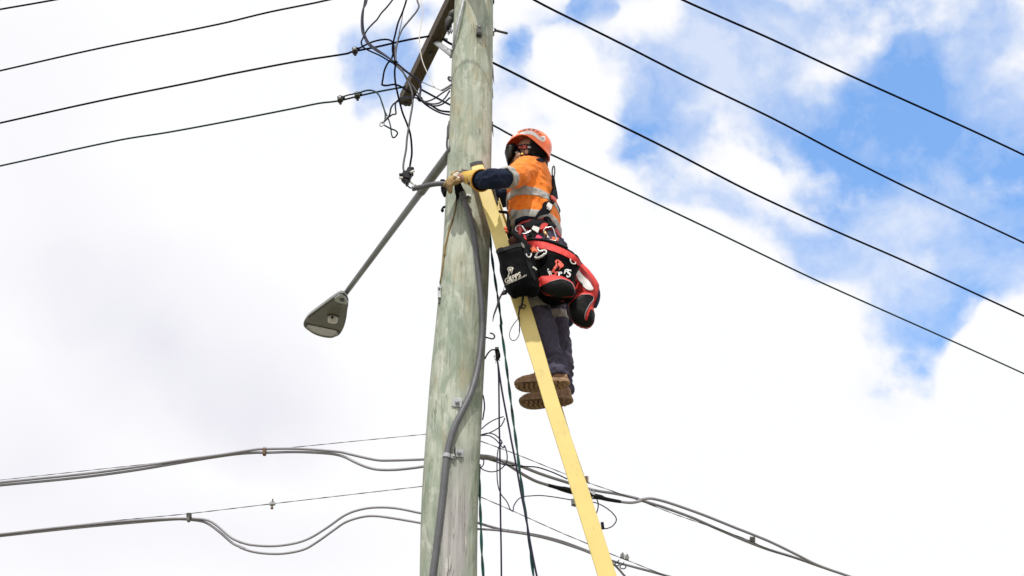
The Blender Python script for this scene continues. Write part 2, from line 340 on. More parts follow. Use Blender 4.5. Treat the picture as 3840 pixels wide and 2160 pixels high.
def tube(g, pts, radii, ns=10, closed=False, flat=None, cap=True):
    """pts list of Vectors; radii number or list; flat=(dir, k) squashes the section along dir by k"""
    pts = [Vector(p) for p in pts]; n = len(pts)
    if not isinstance(radii, (list, tuple)): radii = [radii] * n
    V = []; F = []
    t0 = (pts[1] - pts[0]).normalized()
    up = Vector((0, 0, 1)) if abs(t0.z) < 0.9 else Vector((0, 1, 0))
    x = up.cross(t0).normalized()
    for i, p in enumerate(pts):
        if closed: t = pts[(i + 1) % n] - pts[i - 1]
        else: t = pts[min(i + 1, n - 1)] - pts[max(i - 1, 0)]
        t = t.normalized() if t.length > 1e-9 else t0
        x = (x - t * x.dot(t)); x = x.normalized() if x.length > 1e-6 else up.cross(t).normalized()
        y = t.cross(x)
        for k in range(ns):
            a = 2 * math.pi * k / ns
            o = (x * math.cos(a) + y * math.sin(a)) * radii[i]
            if flat: o = o - flat[0] * (o.dot(flat[0]) * (1 - flat[1]))
            V.append(p + o)
    for i in range(n if closed else n - 1):
        j = (i + 1) % n
        for k in range(ns):
            l = (k + 1) % ns
            F.append((i*ns + k, i*ns + l, j*ns + l, j*ns + k))
    if not closed and cap:
        F.append(tuple(range(ns - 1, -1, -1))); F.append(tuple((n-1)*ns + k for k in range(ns)))
    return g.add(V, F)
def smoothr(vals, n):  # interpolate radii the same way as catmull(n)
    out = []
    for i in range(len(vals) - 1):
        for k in range(n):
            t = k / n; t = t*t*(3 - 2*t); out.append(vals[i] * (1 - t) + vals[i+1] * t)
    out.append(vals[-1]); return out
def limb(g, pts, rad, n=5, ns=16):
    """tapered limb with rounded ends"""
    P = catmull(pts, n); R = smoothr(rad, n)
    a = (P[0] - P[1]).normalized(); b = (P[-1] - P[-2]).normalized()
    pre = [(P[0] + a * R[0] * c, R[0] * s) for c, s in ((.95, .3), (.7, .7))]
    post = [(P[-1] + b * R[-1] * c, R[-1] * s) for c, s in ((.7, .7), (.95, .3))]
    return tube(g, [q[0] for q in pre] + P + [q[0] for q in post], [q[1] for q in pre] + R + [q[1] for q in post], ns)
def box(g, c, ax, ay, az):
    """box from centre and three half-axis vectors"""
    V = [c + ax*i + ay*j + az*k for i in (-1, 1) for j in (-1, 1) for k in (-1, 1)]
    return g.add(V, [(0,1,3,2), (4,6,7,5), (0,4,5,1), (2,3,7,6), (0,2,6,4), (1,5,7,3)])
def ball(g, c, ax, ay, az, n=12, m=8):
    V = [c + az]; F = []
    for i in range(1, m):
        ph = math.pi * i / m
        for k in range(n):
            a = 2 * math.pi * k / n
            V.append(c + az * math.cos(ph) + (ax * math.cos(a) + ay * math.sin(a)) * math.sin(ph))
    V.append(c - az)
    for k in range(n):
        F.append((0, 1 + k, 1 + (k+1) % n)); F.append((len(V)-1, 1 + (m-2)*n + (k+1) % n, 1 + (m-2)*n + k))
    for i in range(m - 2):
        for k in range(n):
            a = 1 + i*n + k; b = 1 + i*n + (k+1) % n; F.append((a, a + n, b + n, b))
    return g.add(V, F)
def cyl(g, p, q, r, ns=12, r2=None):
    return tube(g, [Vector(p), Vector(q)], [r, r2 if r2 is not None else r], ns)
def hexbolt(g, p, d, r, h):
    return tube(g, [p, p + d.normalized() * h], r, 6)
def loft(g, secs, ns=28, sub=3, expo=2.3):
    """secs: (centre, a1, a2) closed at both ends; superelliptic rings"""
    C = catmull([s[0] for s in secs], sub); A = catmull([s[1] for s in secs], sub); B = catmull([s[2] for s in secs], sub)
    V = []; F = []
    for c, a, b in zip(C, A, B):
        for k in range(ns):
            t = 2 * math.pi * k / ns; ct, st = math.cos(t), math.sin(t)
            V.append(c + a * math.copysign(abs(ct) ** (2/expo), ct) + b * math.copysign(abs(st) ** (2/expo), st))
    n = len(C)
    for i in range(n - 1):
        for k in range(ns):
            l = (k+1) % ns; F.append((i*ns+k, i*ns+l, (i+1)*ns+l, (i+1)*ns+k))
    F.append(tuple(range(ns-1, -1, -1))); F.append(tuple((n-1)*ns + k for k in range(ns)))
    return g.add(V, F)
def remesh(g, voxel=0.006, smooth=2, disp=None):
    """voxel union of closed pieces -> (verts, faces)"""
    me = bpy.data.meshes.new('tmp'); me.from_pydata([tuple(v) for v in g.v], [], g.f); me.update()
    bm = bmesh.new(); bm.from_mesh(me); bmesh.ops.recalc_face_normals(bm, faces=bm.faces); bm.to_mesh(me); bm.free()
    o = bpy.data.objects.new('tmp', me); COL.objects.link(o)
    m = o.modifiers.new('r', 'REMESH'); m.mode = 'VOXEL'; m.voxel_size = voxel; m.use_smooth_shade = True
    if smooth:
        s = o.modifiers.new('s', 'SMOOTH'); s.factor = 0.5; s.iterations = smooth
    dg = bpy.context.evaluated_depsgraph_get(); dg.update()
    e = o.evaluated_get(dg); m2 = e.to_mesh()
    V = [v.co.copy() for v in m2.vertices]; Nn = [v.normal.copy() for v in m2.vertices]; F = [tuple(p.vertices) for p in m2.polygons]
    e.to_mesh_clear(); bpy.data.objects.remove(o); bpy.data.meshes.remove(me)
    if disp: V = [v + n * disp(v) for v, n in zip(V, Nn)]
    return V, F
def bvh(V, F): return BVHTree.FromPolygons([tuple(v) for v in V], F)
def surf(tree, u, v, guess=7.0):
    """point + outward normal where the sight line meets a surface; nearest point of it if it misses"""
    r = ray(u, v).normalized(); h = tree.ray_cast(CAM, r)
    if h[0] is not None:
        n = h[1]; n = n if n.dot(r) < 0 else -n
        return h[0], n
    p = CAM + ray(u, v) * (guess / ray(u, v).y); q = tree.find_nearest(p)
    n = q[1]; return q[0], (n if n.dot(r) < 0.3 else -n)
def inside(p, poly):
    c = False; j = len(poly) - 1
    for i in range(len(poly)):
        a, b = poly[i], poly[j]
        if (a[1] > p[1]) != (b[1] > p[1]) and p[0] < (b[0]-a[0]) * (p[1]-a[1]) / (b[1]-a[1]) + a[0]: c = not c
        j = i
    return c
def segd(p, a, b):
    ab = (b[0]-a[0], b[1]-a[1]); l = ab[0]**2 + ab[1]**2
    t = 0 if l == 0 else max(0, min(1, ((p[0]-a[0])*ab[0] + (p[1]-a[1])*ab[1]) / l))
    return math.hypot(p[0]-a[0]-ab[0]*t, p[1]-a[1]-ab[1]*t)
def polyd(p, poly): return min(segd(p, poly[i-1], poly[i]) for i in range(len(poly)))
def fillpoly(poly, step):
    """triangulate a 2-D outline with inner points; returns pts, tris, boundary loop idx"""
    P = []
    n = len(poly)
    for i in range(n):
        a, b = poly[i], poly[(i+1) % n]; m = max(1, int(math.hypot(b[0]-a[0], b[1]-a[1]) / step))
        for k in range(m): P.append((a[0] + (b[0]-a[0])*k/m, a[1] + (b[1]-a[1])*k/m))
    nb = len(P); x0 = min(p[0] for p in P); x1 = max(p[0] for p in P); y0 = min(p[1] for p in P); y1 = max(p[1] for p in P)
    inn = []; y = y0 + step*.5; row = 0
    while y < y1:
        x = x0 + (step*.5 if row % 2 else 0)
        while x < x1:
            if inside((x, y), P) and polyd((x, y), P) > step*.45: inn.append((x, y))
            x += step
        y += step * .87; row += 1
    allp = [Vector(p) for p in P + inn]
    r = delaunay_2d_cdt(allp, [], [list(range(nb))], 1, 1e-6)
    return r[0], [tuple(f) for f in r[2]]
def srcpoly(fr, pts, smooth=0):
    q = [Vector(src(fr, *p)) for p in pts]
    if smooth: q = catmull(q, smooth, closed=True)
    return [(p[0], p[1]) for p in q]
def shell2(V, N_, F, th):
    """give a sheet a thickness th behind it"""
    n = len(V); W = [v for v in V] + [v - m * th for v, m in zip(V, N_)]
    cnt = {}
    for f in F:
        for i in range(len(f)):
            e = (f[i], f[(i+1) % len(f)]); cnt[e] = 1
    FF = list(F) + [tuple(i + n for i in reversed(f)) for f in F]
    for (a, b) in cnt:
        if (b, a) not in cnt: FF.append((b, a, a + n, b + n))
    return W, FF
def patch(name, fr, pts, tree, material, parent, off=0.002, th=0.002, step=6, smooth=None, label=None, guess=7.0):
    if smooth is None: smooth = 3 if step >= 6 else 0
    P, F = fillpoly(srcpoly(fr, pts, smooth), step)
    V = []; Nn = []
    for p in P:
        q, n = surf(tree, p[0], p[1], guess); V.append(q + n * off); Nn.append(n)
    # faces towards the camera
    FF = []
    for f in F:
        a, b, c = V[f[0]], V[f[1]], V[f[2]]
        FF.append(f if (b-a).cross(c-a).dot(a - CAM) < 0 else tuple(reversed(f)))
    V, FF = shell2(V, Nn, FF, th + off * 0.5)
    return mk(name, V, FF, material, parent, smooth='auto', label=label)
def textpatch(name, fr, s, org, dx, dy, tree, material, parent, off=0.003, bend=0.0, label=None):
    """text: org/dx/dy are picture vectors (dx = one em right, dy = one em up)"""
    c = bpy.data.curves.new('t', 'FONT'); c.body = s; c.size = 1.0; c.fill_mode = 'BOTH'; c.resolution_u = 3; c.offset = 0.028
    o = bpy.data.objects.new('t', c); COL.objects.link(o)
    dg = bpy.context.evaluated_depsgraph_get(); e = o.evaluated_get(dg); m = e.to_mesh()
    V2 = [(v.co.x, v.co.y) for v in m.vertices]; F = [tuple(p.vertices) for p in m.polygons]
    e.to_mesh_clear(); bpy.data.objects.remove(o); bpy.data.curves.remove(c)
    V = []
    for (x, y) in V2:
        yy = y + bend * x * x
        u, v = src(fr, org[0] + dx[0]*x + dy[0]*yy, org[1] + dx[1]*x + dy[1]*yy)
        q, n = surf(tree, u, v); V.append(q + n * off)
    return mk(name, V, F, material, parent, smooth=False, label=label)
WK = {'jumper_wire': 2.0, 'comms_cable': 1.25, 'support_wire': 1.15, 'hanging_cable': 1.6, 'service_tube': 1.15, 'drop_cable': 1.5}
def wire(name, label, fr, pts, dep, w, material, cat='cable', group=None, parent=None, n=6, ns=8, ext=(0, 0), twist=None):
    """cable traced as fr/pts; dep: Y, (Y0,Y1), ('z',z), ('pl',p0,n) or list of Y; w thickness in source px"""
    P = []
    m = len(pts)
    for i, p in enumerate(pts):
        f = fr
        if isinstance(p[0], str): f, p = p[0], p[1:]
        if isinstance(dep, (int, float)): q = PY(f, p[0], p[1], dep)
        elif dep[0] == 'z': q = PZ(f, p[0], p[1], dep[1])
        elif dep[0] == 'pl': q = PPL(f, p[0], p[1], dep[1], dep[2])
        elif len(dep) == 2: q = PY(f, p[0], p[1], dep[0] + (dep[1]-dep[0]) * i / (m-1))
        else: q = PY(f, p[0], p[1], dep[i])
        P.append(q)
    r = WK.get(name, 1.35) * w * 0.5 * sum(mpp(p) for p in P) / len(P)
    if ext[0]: P = [P[0] + (P[0]-P[1]).normalized() * ext[0]] + P
    if ext[1]: P = P + [P[-1] + (P[-1]-P[-2]).normalized() * ext[1]]
    C = catmull(P, n)
    g = G()
    if twist:
        d = 0; A = []; B = []
        for i, p in enumerate(C):
            if i: d += (p - C[i-1]).length
            a = d * twist; t = (C[min(i+1, len(C)-1)] - C[max(i-1, 0)]).normalized(); x = t.cross(Vector((0, 1, 0.2))).normalized(); y = t.cross(x)
            o = (x * math.cos(a) + y * math.sin(a)) * r * .62; A.append(p + o); B.append(p - o)
        tube(g, A, r * .62, ns); tube(g, B, r * .62, ns)
    else:
        tube(g, C, r, ns)
    o = mk(name, g.v, g.f, material, parent, origin=None if parent else C[0])
    if parent is None: tag(o, label, cat, group)
    elif label: o['label'] = label
    return o, C

# ================================================================ GROUND
g = G(); R0 = 1500
g.add([(-R0, -R0, 0), (R0, -R0, 0), (R0, R0, 0), (-R0, R0, 0)], [(0,1,2,3)])
gm = mat('dry_grass_ground', (0.11,0.12,0.055), 0.95, col2=(0.20,0.18,0.12), vscale=0.6, bump=.5, bscale=6)
tag(mk('ground', g.v, g.f, gm, smooth=False), 'dry grassy ground below the pole', kind='structure')
g = G(); g.add([(-R0, -9, 0.004), (R0, -9, 0.004), (R0, 2.6, 0.004), (-R0, 2.6, 0.004)], [(0,1,2,3)])
tag(mk('footpath', g.v, g.f, mat('pale_concrete', (0.27,0.26,0.24), 0.9, var=.15, vscale=3, bump=.3), smooth=False), 'pale concrete paving on the near side', kind='structure')

# ================================================================ POLE
PYC = 7.0
edges = [('T',1146,-60,1241),('T',1140,60,1241),('T',1135,170,1240),('T',1131,300,1238.5),('T',1125,412,1237),('T',1121,487,1235.5),('T',1117.5,561,1234),('T',1112,640,1232.5),
         ('T',1101,760,1228),('T',1091,860,1222.7),('T',1080,960,1217),('T',1073,1060,1212.5),('T',1066,1150,1208.5),('T',1060,1240,1205),('T',1056.5,1330,1202.5),('T',1055,1449,1200.5)]
secs = []
for f, a, v, b in edges:
    l = PY(f, a, v, PYC); r = PY(f, b, v, PYC); secs.append(((l.x+r.x)/2, (r.x-l.x)/2*0.985, l.z))
secs.sort(key=lambda s: s[2])
x0, r0, z0 = secs[0]
prof = [(x0 + 0.010*(z0-z)/3, r0 + 0.02*(z0-z)/3, z) for z in (-0.3, 0.6, 1.6, 2.6)] + secs
xt, rt, zt = prof[-1]
prof += [(xt-0.01, rt*0.97, z) for z in (zt+.6, zt+1.4)]
def pole_at(z):
    for i in range(len(prof)-1):
        if prof[i][2] <= z <= prof[i+1][2]:
            t = (z - prof[i][2]) / (prof[i+1][2]-prof[i][2]); return (prof[i][0]*(1-t)+prof[i+1][0]*t, prof[i][1]*(1-t)+prof[i+1][1]*t)
    return prof[-1][:2]
V = []; F = []; NS = 72; zs = []; z = -0.3
while z < prof[-1][2]: zs.append(z); z += 0.035 if z > 3.6 else 0.3
KNOT = [(PY('F',1260,1010,6.9), 0.05, 0.010), (PY('H',1790,110,6.87), .03, .007), (PY('L',740,235,6.87), .028, .006)]
for z in zs:
    cx, rr = pole_at(z)
    # soften the profile
    a = pole_at(min(z+.12, prof[-1][2]-.01)); b = pole_at(max(z-.12, -.29)); cx = (cx+a[0]+b[0])/3; rr = (rr+a[1]+b[1])/3
    for k in range(NS):
        t = 2*math.pi*k/NS; d = Vector((math.cos(t), math.sin(t), 0))
        p = Vector((cx, PYC, z)) + d*rr
        h = 0.003*noise.noise(Vector((d.x*3, d.y*3, z*1.5))) + 0.0018*noise.noise(Vector((d.x*14, d.y*14, z*1.2)))
        for kp, kr, kh in KNOT:
            q = (p - kp).length
            if q < kr*1.6: h += kh * math.exp(-(q/kr)**2*1.5)
        V.append(p + d*h)
for i in range(len(zs)-1):
    for k in range(NS):
        l = (k+1) % NS; F.append((i*NS+k, i*NS+l, (i+1)*NS+l, (i+1)*NS+k))
F.append(tuple((len(zs)-1)*NS + k for k in range(NS)))
POLE = thing('utility_pole', 'tall round green-tinged timber power pole in the centre', 'pole', (pole_at(0)[0], PYC, 0))
mk('pole_shaft', V, F, 'wood', POLE)
PT = bvh(V, F)
def onpole(fr, x, y, off=0.0):
    p, n = surf(PT, *src(fr, x, y)); n = Vector((n.x, n.y, 0)).normalized(); return p + n*off, n
def frame_on(n):
    s = Vector((0,0,1)).cross(n).normalized(); return s, Vector((0,0,1))
SPW = mat('splintered_wood', (0.50,0.48,0.46), .9, var=.3); BARK = mat('dark_bark', (0.07,0.065,0.05), .9)
for (x, y, l, w) in ((1870,1290,190,26),(1900,1270,130,18),(1925,1330,110,12),(1790,1290,120,10),(1930,1020,70,8),(2040,1090,150,9),(1820,1100,80,8)):
    p, n = onpole('H', x, y, .001); s, u = frame_on(n); m_ = mpp(p)*FR['H'][2]
    w *= m_; l *= m_; g = G()
    top = p; bot = p - u*l + n*0.006
    g.add([top - s*w*.3, top + s*w*.4, p - u*l*.5 + s*w*.6 + n*.005, bot + s*w*.1, bot - s*w*.3 + n*.002, p - u*l*.5 - s*w*.5 + n*.003], [(0,1,2,5), (5,2,3,4)])
    o_ = mk('splinter', g.v, g.f, SPW, POLE, smooth=False); mo = o_.modifiers.new('s', 'SOLIDIFY'); mo.thickness = 0.002
# hardware on the pole
def washer(fr, x, y, half, rot, boltr, bolth, tilt=0.0):
    p, n = onpole(fr, x, y, .004); s, u = frame_on(n)
    c, q = math.cos(rot), math.sin(rot); ax = s*c + u*q; ay = u*c - s*q
    g = G(); box(g, p, ax*half, ay*half, n*0.004)
    w = mk('square_washer', g.v, g.f, 'steel', POLE, smooth=False)
    g = G(); hexbolt(g, p + n*.004, n, boltr, bolth); cyl(g, p+n*(.004+bolth), p+n*(.009+bolth), boltr*.55)
    mk('bolt', g.v, g.f, 'steel', w, smooth=False)
    return p, n, s, u
washer('L', 652, 643, .026, -.10, .012, .014)
p, n, s, u = washer('L', 672, 1172, .022, .05, .012, .014)
g = G(); box(g, p + n*.012 - s*(.026), s*.002, u*.022, n*.014); mk('bent_plate', g.v, g.f, 'steel_dark', POLE, smooth=False)
# angle bracket high on the pole
p, n = onpole('A', 1435, 320, .003); s, u = frame_on(n)
g = G(); box(g, p - s*.012, s*.0025, u*.034, n*.030); box(g, p + s*.003 + u*.0, s*.016, u*.036, n*.003)
gb = G()
outer = []
for k in range(9):
    a = math.pi*k/8; outer.append((.014*math.cos(a), .014*math.sin(a)+.018))
outer = [(.014, -.026)] + outer + [(-.014, -.026)]
V = [p + n*.034 + s*(.004+a) + u*b for a, b in outer]; g.add(V + [v - n*.006 for v in V], [tuple(range(len(V)))] + [tuple(reversed(range(len(V), 2*len(V))))] + [(i, i+len(V), (i+1) % len(V)+len(V), (i+1) % len(V)) for i in range(len(V))])
br = mk('angle_bracket', g.v, g.f, 'steel_dark', POLE, smooth=False)
g = G(); tube(g, [p + n*.036 + s*.004 + u*.018, p + n*.040 + s*.004 + u*.018], .0055, 10); mk('bolt_hole', g.v, g.f, 'steel', br)
# through bolt sticking out to the right
c = PY('A', 1578, 290, PYC); d = (PY('A', 1710, 322, PYC-.02) - PY('A', 1590, 292, PYC)); L_ = d.length; d = d.normalized()
g = G(); box(g, c + Vector((.002,0,.004)), Vector((.004,0,0)), Vector((0,.026,0)), Vector((0,0,.036))); pl = mk('bolt_plate', g.v, g.f, 'steel', POLE, smooth=False)
g = G(); hexbolt(g, c, d, .013, .016); cyl(g, c, c + d*(L_+.012), .008); mk('through_bolt', g.v, g.f, 'steel_dark', pl)
g = G(); c = PY('A', 1572, 15, PYC); ball(g, c, Vector((.012,0,0)), Vector((0,.02,0)), Vector((0,0,.022))); mk('bolt_end', g.v, g.f, 'plastic_black', POLE)
# raised bark slivers on the right edge
for (x0_, y0_, x1_, y1_) in ((1572,640,1583,820),(1566,480,1572,560),(1571,1180,1575,1330),(1568,850,1574,960)):
    g = G(); a = PY('A', x0_-6, y0_, PYC); b = PY('A', x1_-1, y1_, PYC); tube(g, catmull([a, a.lerp(b,.5)+Vector((.001,0,0)), b+Vector((.003,0,0))], 4), [.006,.007,.007,.006,.005,.004,.003,.002,.001], 5)
    mk('loose_sliver', g.v, g.f, BARK, POLE)
# steel strap from the crossarm brace down the left of the pole
g = G(); st = [PY('A', 1295, -60, 6.86), PY('A', 1282, 30, 6.86), PY('A', 1235, 220, 6.87), PY('A', 1205, 370, 6.90), PY('A', 1180, 500, 6.96), PY('A', 1165, 558, 6.99)]
tube(g, catmull(st, 4), .009, 8, flat=(Vector((0,1,0)), .35)); hexbolt(g, st[4]+Vector((-.002,-.008,0)), Vector((-.2,-1,0)), .011, .014)
mk('steel_strap', g.v, g.f, 'steel', POLE)
# pigtail hook high left
g = G(); pts = [(1165,790),(1150,775),(1142,760),(1148,748),(1165,752),(1178,775),(1186,800),(1165,825),(1130,848),(1080,878)]
tube(g, catmull([PY('A', x, y, 6.99 - i*.006) for i, (x, y) in enumerate(pts)], 4), .0065, 8); hk = mk('pigtail_hook', g.v, g.f, 'conduit', POLE)
# little hook on the right of the pole
g = G(); pts = [(225,186),(270,196),(310,205),(328,195),(330,170),(312,150),(282,142)]
tube(g, catmull([PY('I', x, y, PYC) for x, y in pts], 4), .0045, 8); mk('open_hook', g.v, g.f, 'cable_mid', POLE)
# torn strap end on left edge
g = G(); pts = [(870,745),(850,775),(815,785),(795,805),(785,830),(795,842),(805,825)]
tube(g, catmull([PY('F', x, y, PYC-.02) for x, y in pts], 4), [.006]*25, 8, flat=(Vector((0,1,0)), 1.6)); mk('curled_strap', g.v, g.f, 'black_tape', POLE)

# ================================================================ CROSSARM
ZA = 7.84
a0 = PZ('T', 1020, 262, ZA); a1 = PZ('T', 1150, -4, ZA); adir = (a1 - a0).normalized(); aside = adir.cross(Vector((0,0,1))).normalized()
# picture edges give the width of the face seen from below
wl = PZ('A', 650, 1085, ZA); wr = PZ('A', 745, 1118, ZA); hw = abs((wr - wl).dot(aside))/2
wl2 = PZ('A', 1050, 150, ZA); wr2 = PZ('A', 1165, 190, ZA)
ARM = thing('crossarm', 'weathered brown timber crossarm reaching past the pole top', 'crossarm', a0)
ca = a0 - adir*.02; cb_ = a0 + adir*2.55; cc = (ca+cb_)/2; hh = .048
g = G(); box(g, cc + Vector((0,0,hh)), adir*((cb_-ca).length/2), aside*.042, Vector((0,0,hh)))
bm = bmesh.new(); me_ = bpy.data.meshes.new('x'); me_.from_pydata([tuple(v) for v in g.v], [], g.f); bm.from_mesh(me_); bmesh.ops.recalc_face_normals(bm, faces=bm.faces); bmesh.ops.bevel(bm, geom=list(bm.edges), offset=.006, segments=2, affect='EDGES', profile=.5)
V = [v.co.copy() for v in bm.verts]; F = [tuple(v.index for v in f.verts) for f in bm.faces]; bm.free(); bpy.data.meshes.remove(me_)
mk('timber', V, F, 'arm_wood', ARM, smooth=False)
def onarm(fr, x, y):
    p = PZ(fr, x, y, ZA); return a0 + adir * (p - a0).dot(adir)
for (x, y) in ((960,513),(735,1005)):
    p = onarm('A', x, y); g = G(); hexbolt(g, p, Vector((0,0,-1)), .014, .016); tube(g, [p - Vector((0,0,.001)), p - Vector((0,0,.004))], .022, 12); mk('arm_bolt', g.v, g.f, 'steel_dark', ARM, smooth=False)
p = onarm('A', 1085, 110); g = G(); hexbolt(g, p + Vector((0,0,.05)) - aside*.042, -aside, .014, .02) ; mk('arm_bolt', g.v, g.f, 'steel', ARM, smooth=False)
p = onarm('A', 950, 380); g = G(); hexbolt(g, p + Vector((0,0,.03)) - aside*.042, -aside, .012, .035) ; mk('arm_bolt', g.v, g.f, 'steel', ARM, smooth=False)
# insulators on top
for (x, y, r) in ((975,330,.045),(745,835,.045)):
    p = onarm('A', x, y) + Vector((0,0,2*hh)) - aside*.03
    g = G(); tube(g, [p, p+Vector((0,0,.02)), p+Vector((0,0,.035)), p+Vector((0,0,.05)), p+Vector((0,0,.07)), p+Vector((0,0,.09))], [r*.6, r, r*.6, r*.95, r*.6, r*.4], 20)
    mk('insulator', g.v, g.f, 'teal', ARM)
# brace from arm to pole
b0 = onarm('A', 1075, 420) + Vector((0,0,.0)); b1 = PY('A', 1178, 530, 6.99)
g = G(); tube(g, [b0, b0.lerp(b1,.5), b1], .020, 8, flat=(Vector((.3,1,0)).normalized(), .25)); mk('brace', g.v, g.f, 'steel', ARM)
g = G(); c = PY('A', 1195, 150, 7.05); ball(g, c, Vector((.035,.01,0)), Vector((0,.04,0)), Vector((.01,0,.04))); tube(g, [c, c+Vector((-.03,0,-.05)), c+Vector((-.045,0,-.12))], [.028,.026,.012], 10); mk('pole_bracket', g.v, g.f, 'steel_dark', ARM)
g = G()
for i in range(26):
    x = random.uniform(1135,1180); p = PY('A', x, random.uniform(225,270), 7.05+random.uniform(-.02,.02)); q = p + Vector((random.uniform(-.012,.012), 0, -random.uniform(.04,.085)))
    tube(g, catmull([p, p.lerp(q,.5)+Vector((random.uniform(-.006,.006),0,0)), q], 3), .0016, 4)
mk('frayed_fibre', g.v, g.f, 'black_tape', ARM)

# ================================================================ POWER LINES
A2 = (a0.x, a0.y); AD2 = (adir.x, adir.y)
def meet(p, q):
    """where the level line p-q crosses the crossarm's line"""
    d = (q.x-p.x, q.y-p.y); den = d[0]*AD2[1] - d[1]*AD2[0]
    t = ((A2[0]-p.x)*AD2[1] - (A2[1]-p.y)*AD2[0]) / den
    return Vector((p.x+d[0]*t, p.y+d[1]*t, p.z))
def line(label, pts, w=4.4, side='L', join=None, m='cable_black', dz=0.0):
    P = [PZ(*(p if isinstance(p[0], str) else ('M',)+p), ZA+dz) for p in pts]
    if join == 'end': P.append(meet(P[-2], P[-1]) + Vector((0,0,.05)))
    if join == 'start': P = [meet(P[1], P[0]) + Vector((0,0,.05))] + P
    if side == 'L': d = (P[0]-P[1]).normalized(); P = [P[0]+d*14+Vector((0,0,.15)), P[0]+d*5] + P
    else: d = (P[-1]-P[-2]).normalized(); P = P + [P[-1]+d*6, P[-1]+d*22+Vector((0,0,.3))]
    C = catmull(P, 5); g = G(); rr = 1.55*w*.5*mpp(P[len(P)//2]); tube(g, C, rr, 8)
    o = mk('power_line', g.v, g.f, m, origin=P[-1] if side == 'L' else P[0]); tag(o, label, 'power line', 'overhead power lines of the crossarm'); return o
line('black power line cutting across the top left corner of the picture', [(0,47),(270,0)], join='end')
line('black power line second from the top on the left, without any clamp', [(0,356),(500,243),(1100,122),(1350,62),(1650,0)], join='end')
line('black power line on the left carrying a single clamp near the crossarm', [(0,619),(500,508),(1000,407),(1150,375),(1500,308),(1745,270),(1770,261),(1900,235),(2050,201),(2160,182)], w=4.8)
line('lowest dark green power line on the left, carrying two clamps', [(0,835),(600,705),(850,665),(1200,600),(1500,541),(1610,519),(1700,508),(1860,470),(2040,436)], m='cable_green')
line('topmost black power line crossing the blue sky at upper right', [('N',860,0),('N',1050,85),('N',1300,195),('N',1700,380),('N',2000,515),('N',2300,650),('N',2576,780)], side='R', join='start', w=5)
line('black power line second from the top at right, leaving the frame above the helmet', [('N',112,0),('N',400,145),('N',580,235),('N',730,312),('N',900,398),('N',1300,590),('N',1700,800),('N',2000,950),('N',2576,1222)], side='R', join='start', w=5)
line('black power line passing behind the pole above the hard hat', [('A',1085,378),('A',1170,428),('T',1240,158),('N',250,490),('N',580,648),('N',800,758),('N',1200,965),('N',1600,1150),('N',2000,1325),('T',2576,795)], side='R', w=5)
line('dark green power line running behind the orange helmet to the lower right', [('A',885,872),('A',1020,945),('A',1155,1015),('T',1242,316),('T',1282,338),('T',1385,388),('N',400,872),('N',500,918),('N',1000,1155),('N',1400,1348),('T',2095,724),('T',2400,860),('T',2576,940)], side='R', m='cable_green', w=4.6)

# clamps on the left lines
def clamp(fr, x, y, label, lean=0.0):
    c = PZ(fr, x, y, ZA); m_ = mpp(c)*FR['A'][2]
    t = thing('line_clamp', label, 'clamp', c, 'insulation piercing clamps on the left lines')
    up = Vector((-.12+lean, 0, 1)).normalized(); lx = Vector((1, -.1, .12)).normalized(); ly = Vector((0,1,0))
    g = G(); box(g, c, lx*26*m_, ly*.018, up*22*m_); box(g, c+up*8*m_+lx*34*m_, lx*14*m_, ly*.012, up*8*m_); box(g, c-up*10*m_, lx*20*m_, ly*.024, up*9*m_); mk('jaw', g.v, g.f, 'steel_dark', t, smooth=False)
    g = G(); box(g, c+up*5*m_-ly*.02, lx*10*m_, ly*.004, up*12*m_); mk('wire_bail', g.v, g.f, 'steel', t, smooth=False)
    g = G(); cyl(g, c+up*24*m_, c+up*44*m_, 10*m_, 8); mk('clamp_bolt', g.v, g.f, 'plastic_black', t, smooth=False); g = G(); cyl(g, c-up*24*m_, c-up*62*m_, 7*m_, 8); hexbolt(g, c-up*46*m_, -up, 13*m_, 14*m_); mk('clamp_bolt', g.v, g.f, 'plastic_black', t, smooth=False)
clamp('A', 235, 490, 'black and grey clamp with a bolt on the upper of the two clamped left lines')
clamp('A', 258, 925, 'clamp nearer the crossarm of the two on the lowest left line')
clamp('A', 92, 962, 'clamp farther from the crossarm of the two on the lowest left line')

# ================================================================ JUMPERS
JG = 'loose jumper wires around the crossarm'
def jw(label, pts, dep, w, m='cable_navy', fr='A', **k): return wire('jumper_wire', label, fr, pts, dep, w, M[m], 'wire', JG, **k)[0]
jw('outer navy jumper curving from the top through the upper tie to the pole', [(358,-60),(345,30),(315,90),(300,190),(305,300),(330,370),(365,430),(440,490),(520,535),(590,580),(640,618),(700,670),(780,730),(850,782),(876,850),(868,935),(900,980),(980,1025),(1060,1072),(1155,1086)], (7.2,7.05), 3.6)
jw('inner navy jumper beside the outer one, curving from the top into the upper tie', [(342,-60),(330,20),(318,90),(312,200),(320,300),(340,360),(380,425),(450,480),(530,535),(600,592),(625,612)], 7.22, 3.4)
jw('dark jumper coming diagonally from the top and bending back into the upper tie', [(640,-50),(600,0),(545,70),(490,130),(450,190),(430,210),(380,260),(345,305),(330,340),(305,385),(297,415),(315,455),(370,490),(480,540),(590,605),(630,622)], 7.25, 3.0, 'cable_black')
jw('long dark jumper from the top down to the right side of the black connector', [(745,-60),(735,0),(700,110),(655,220),(625,340),(602,440),(602,500),(620,560),(628,620),(621,700),(628,800),(648,900),(672,1000),(700,1100),(740,1200),(770,1290),(783,1380),('F',378,60),('F',365,150),('F',346,262)], (7.2,6.98), 3.6, 'cable_black')
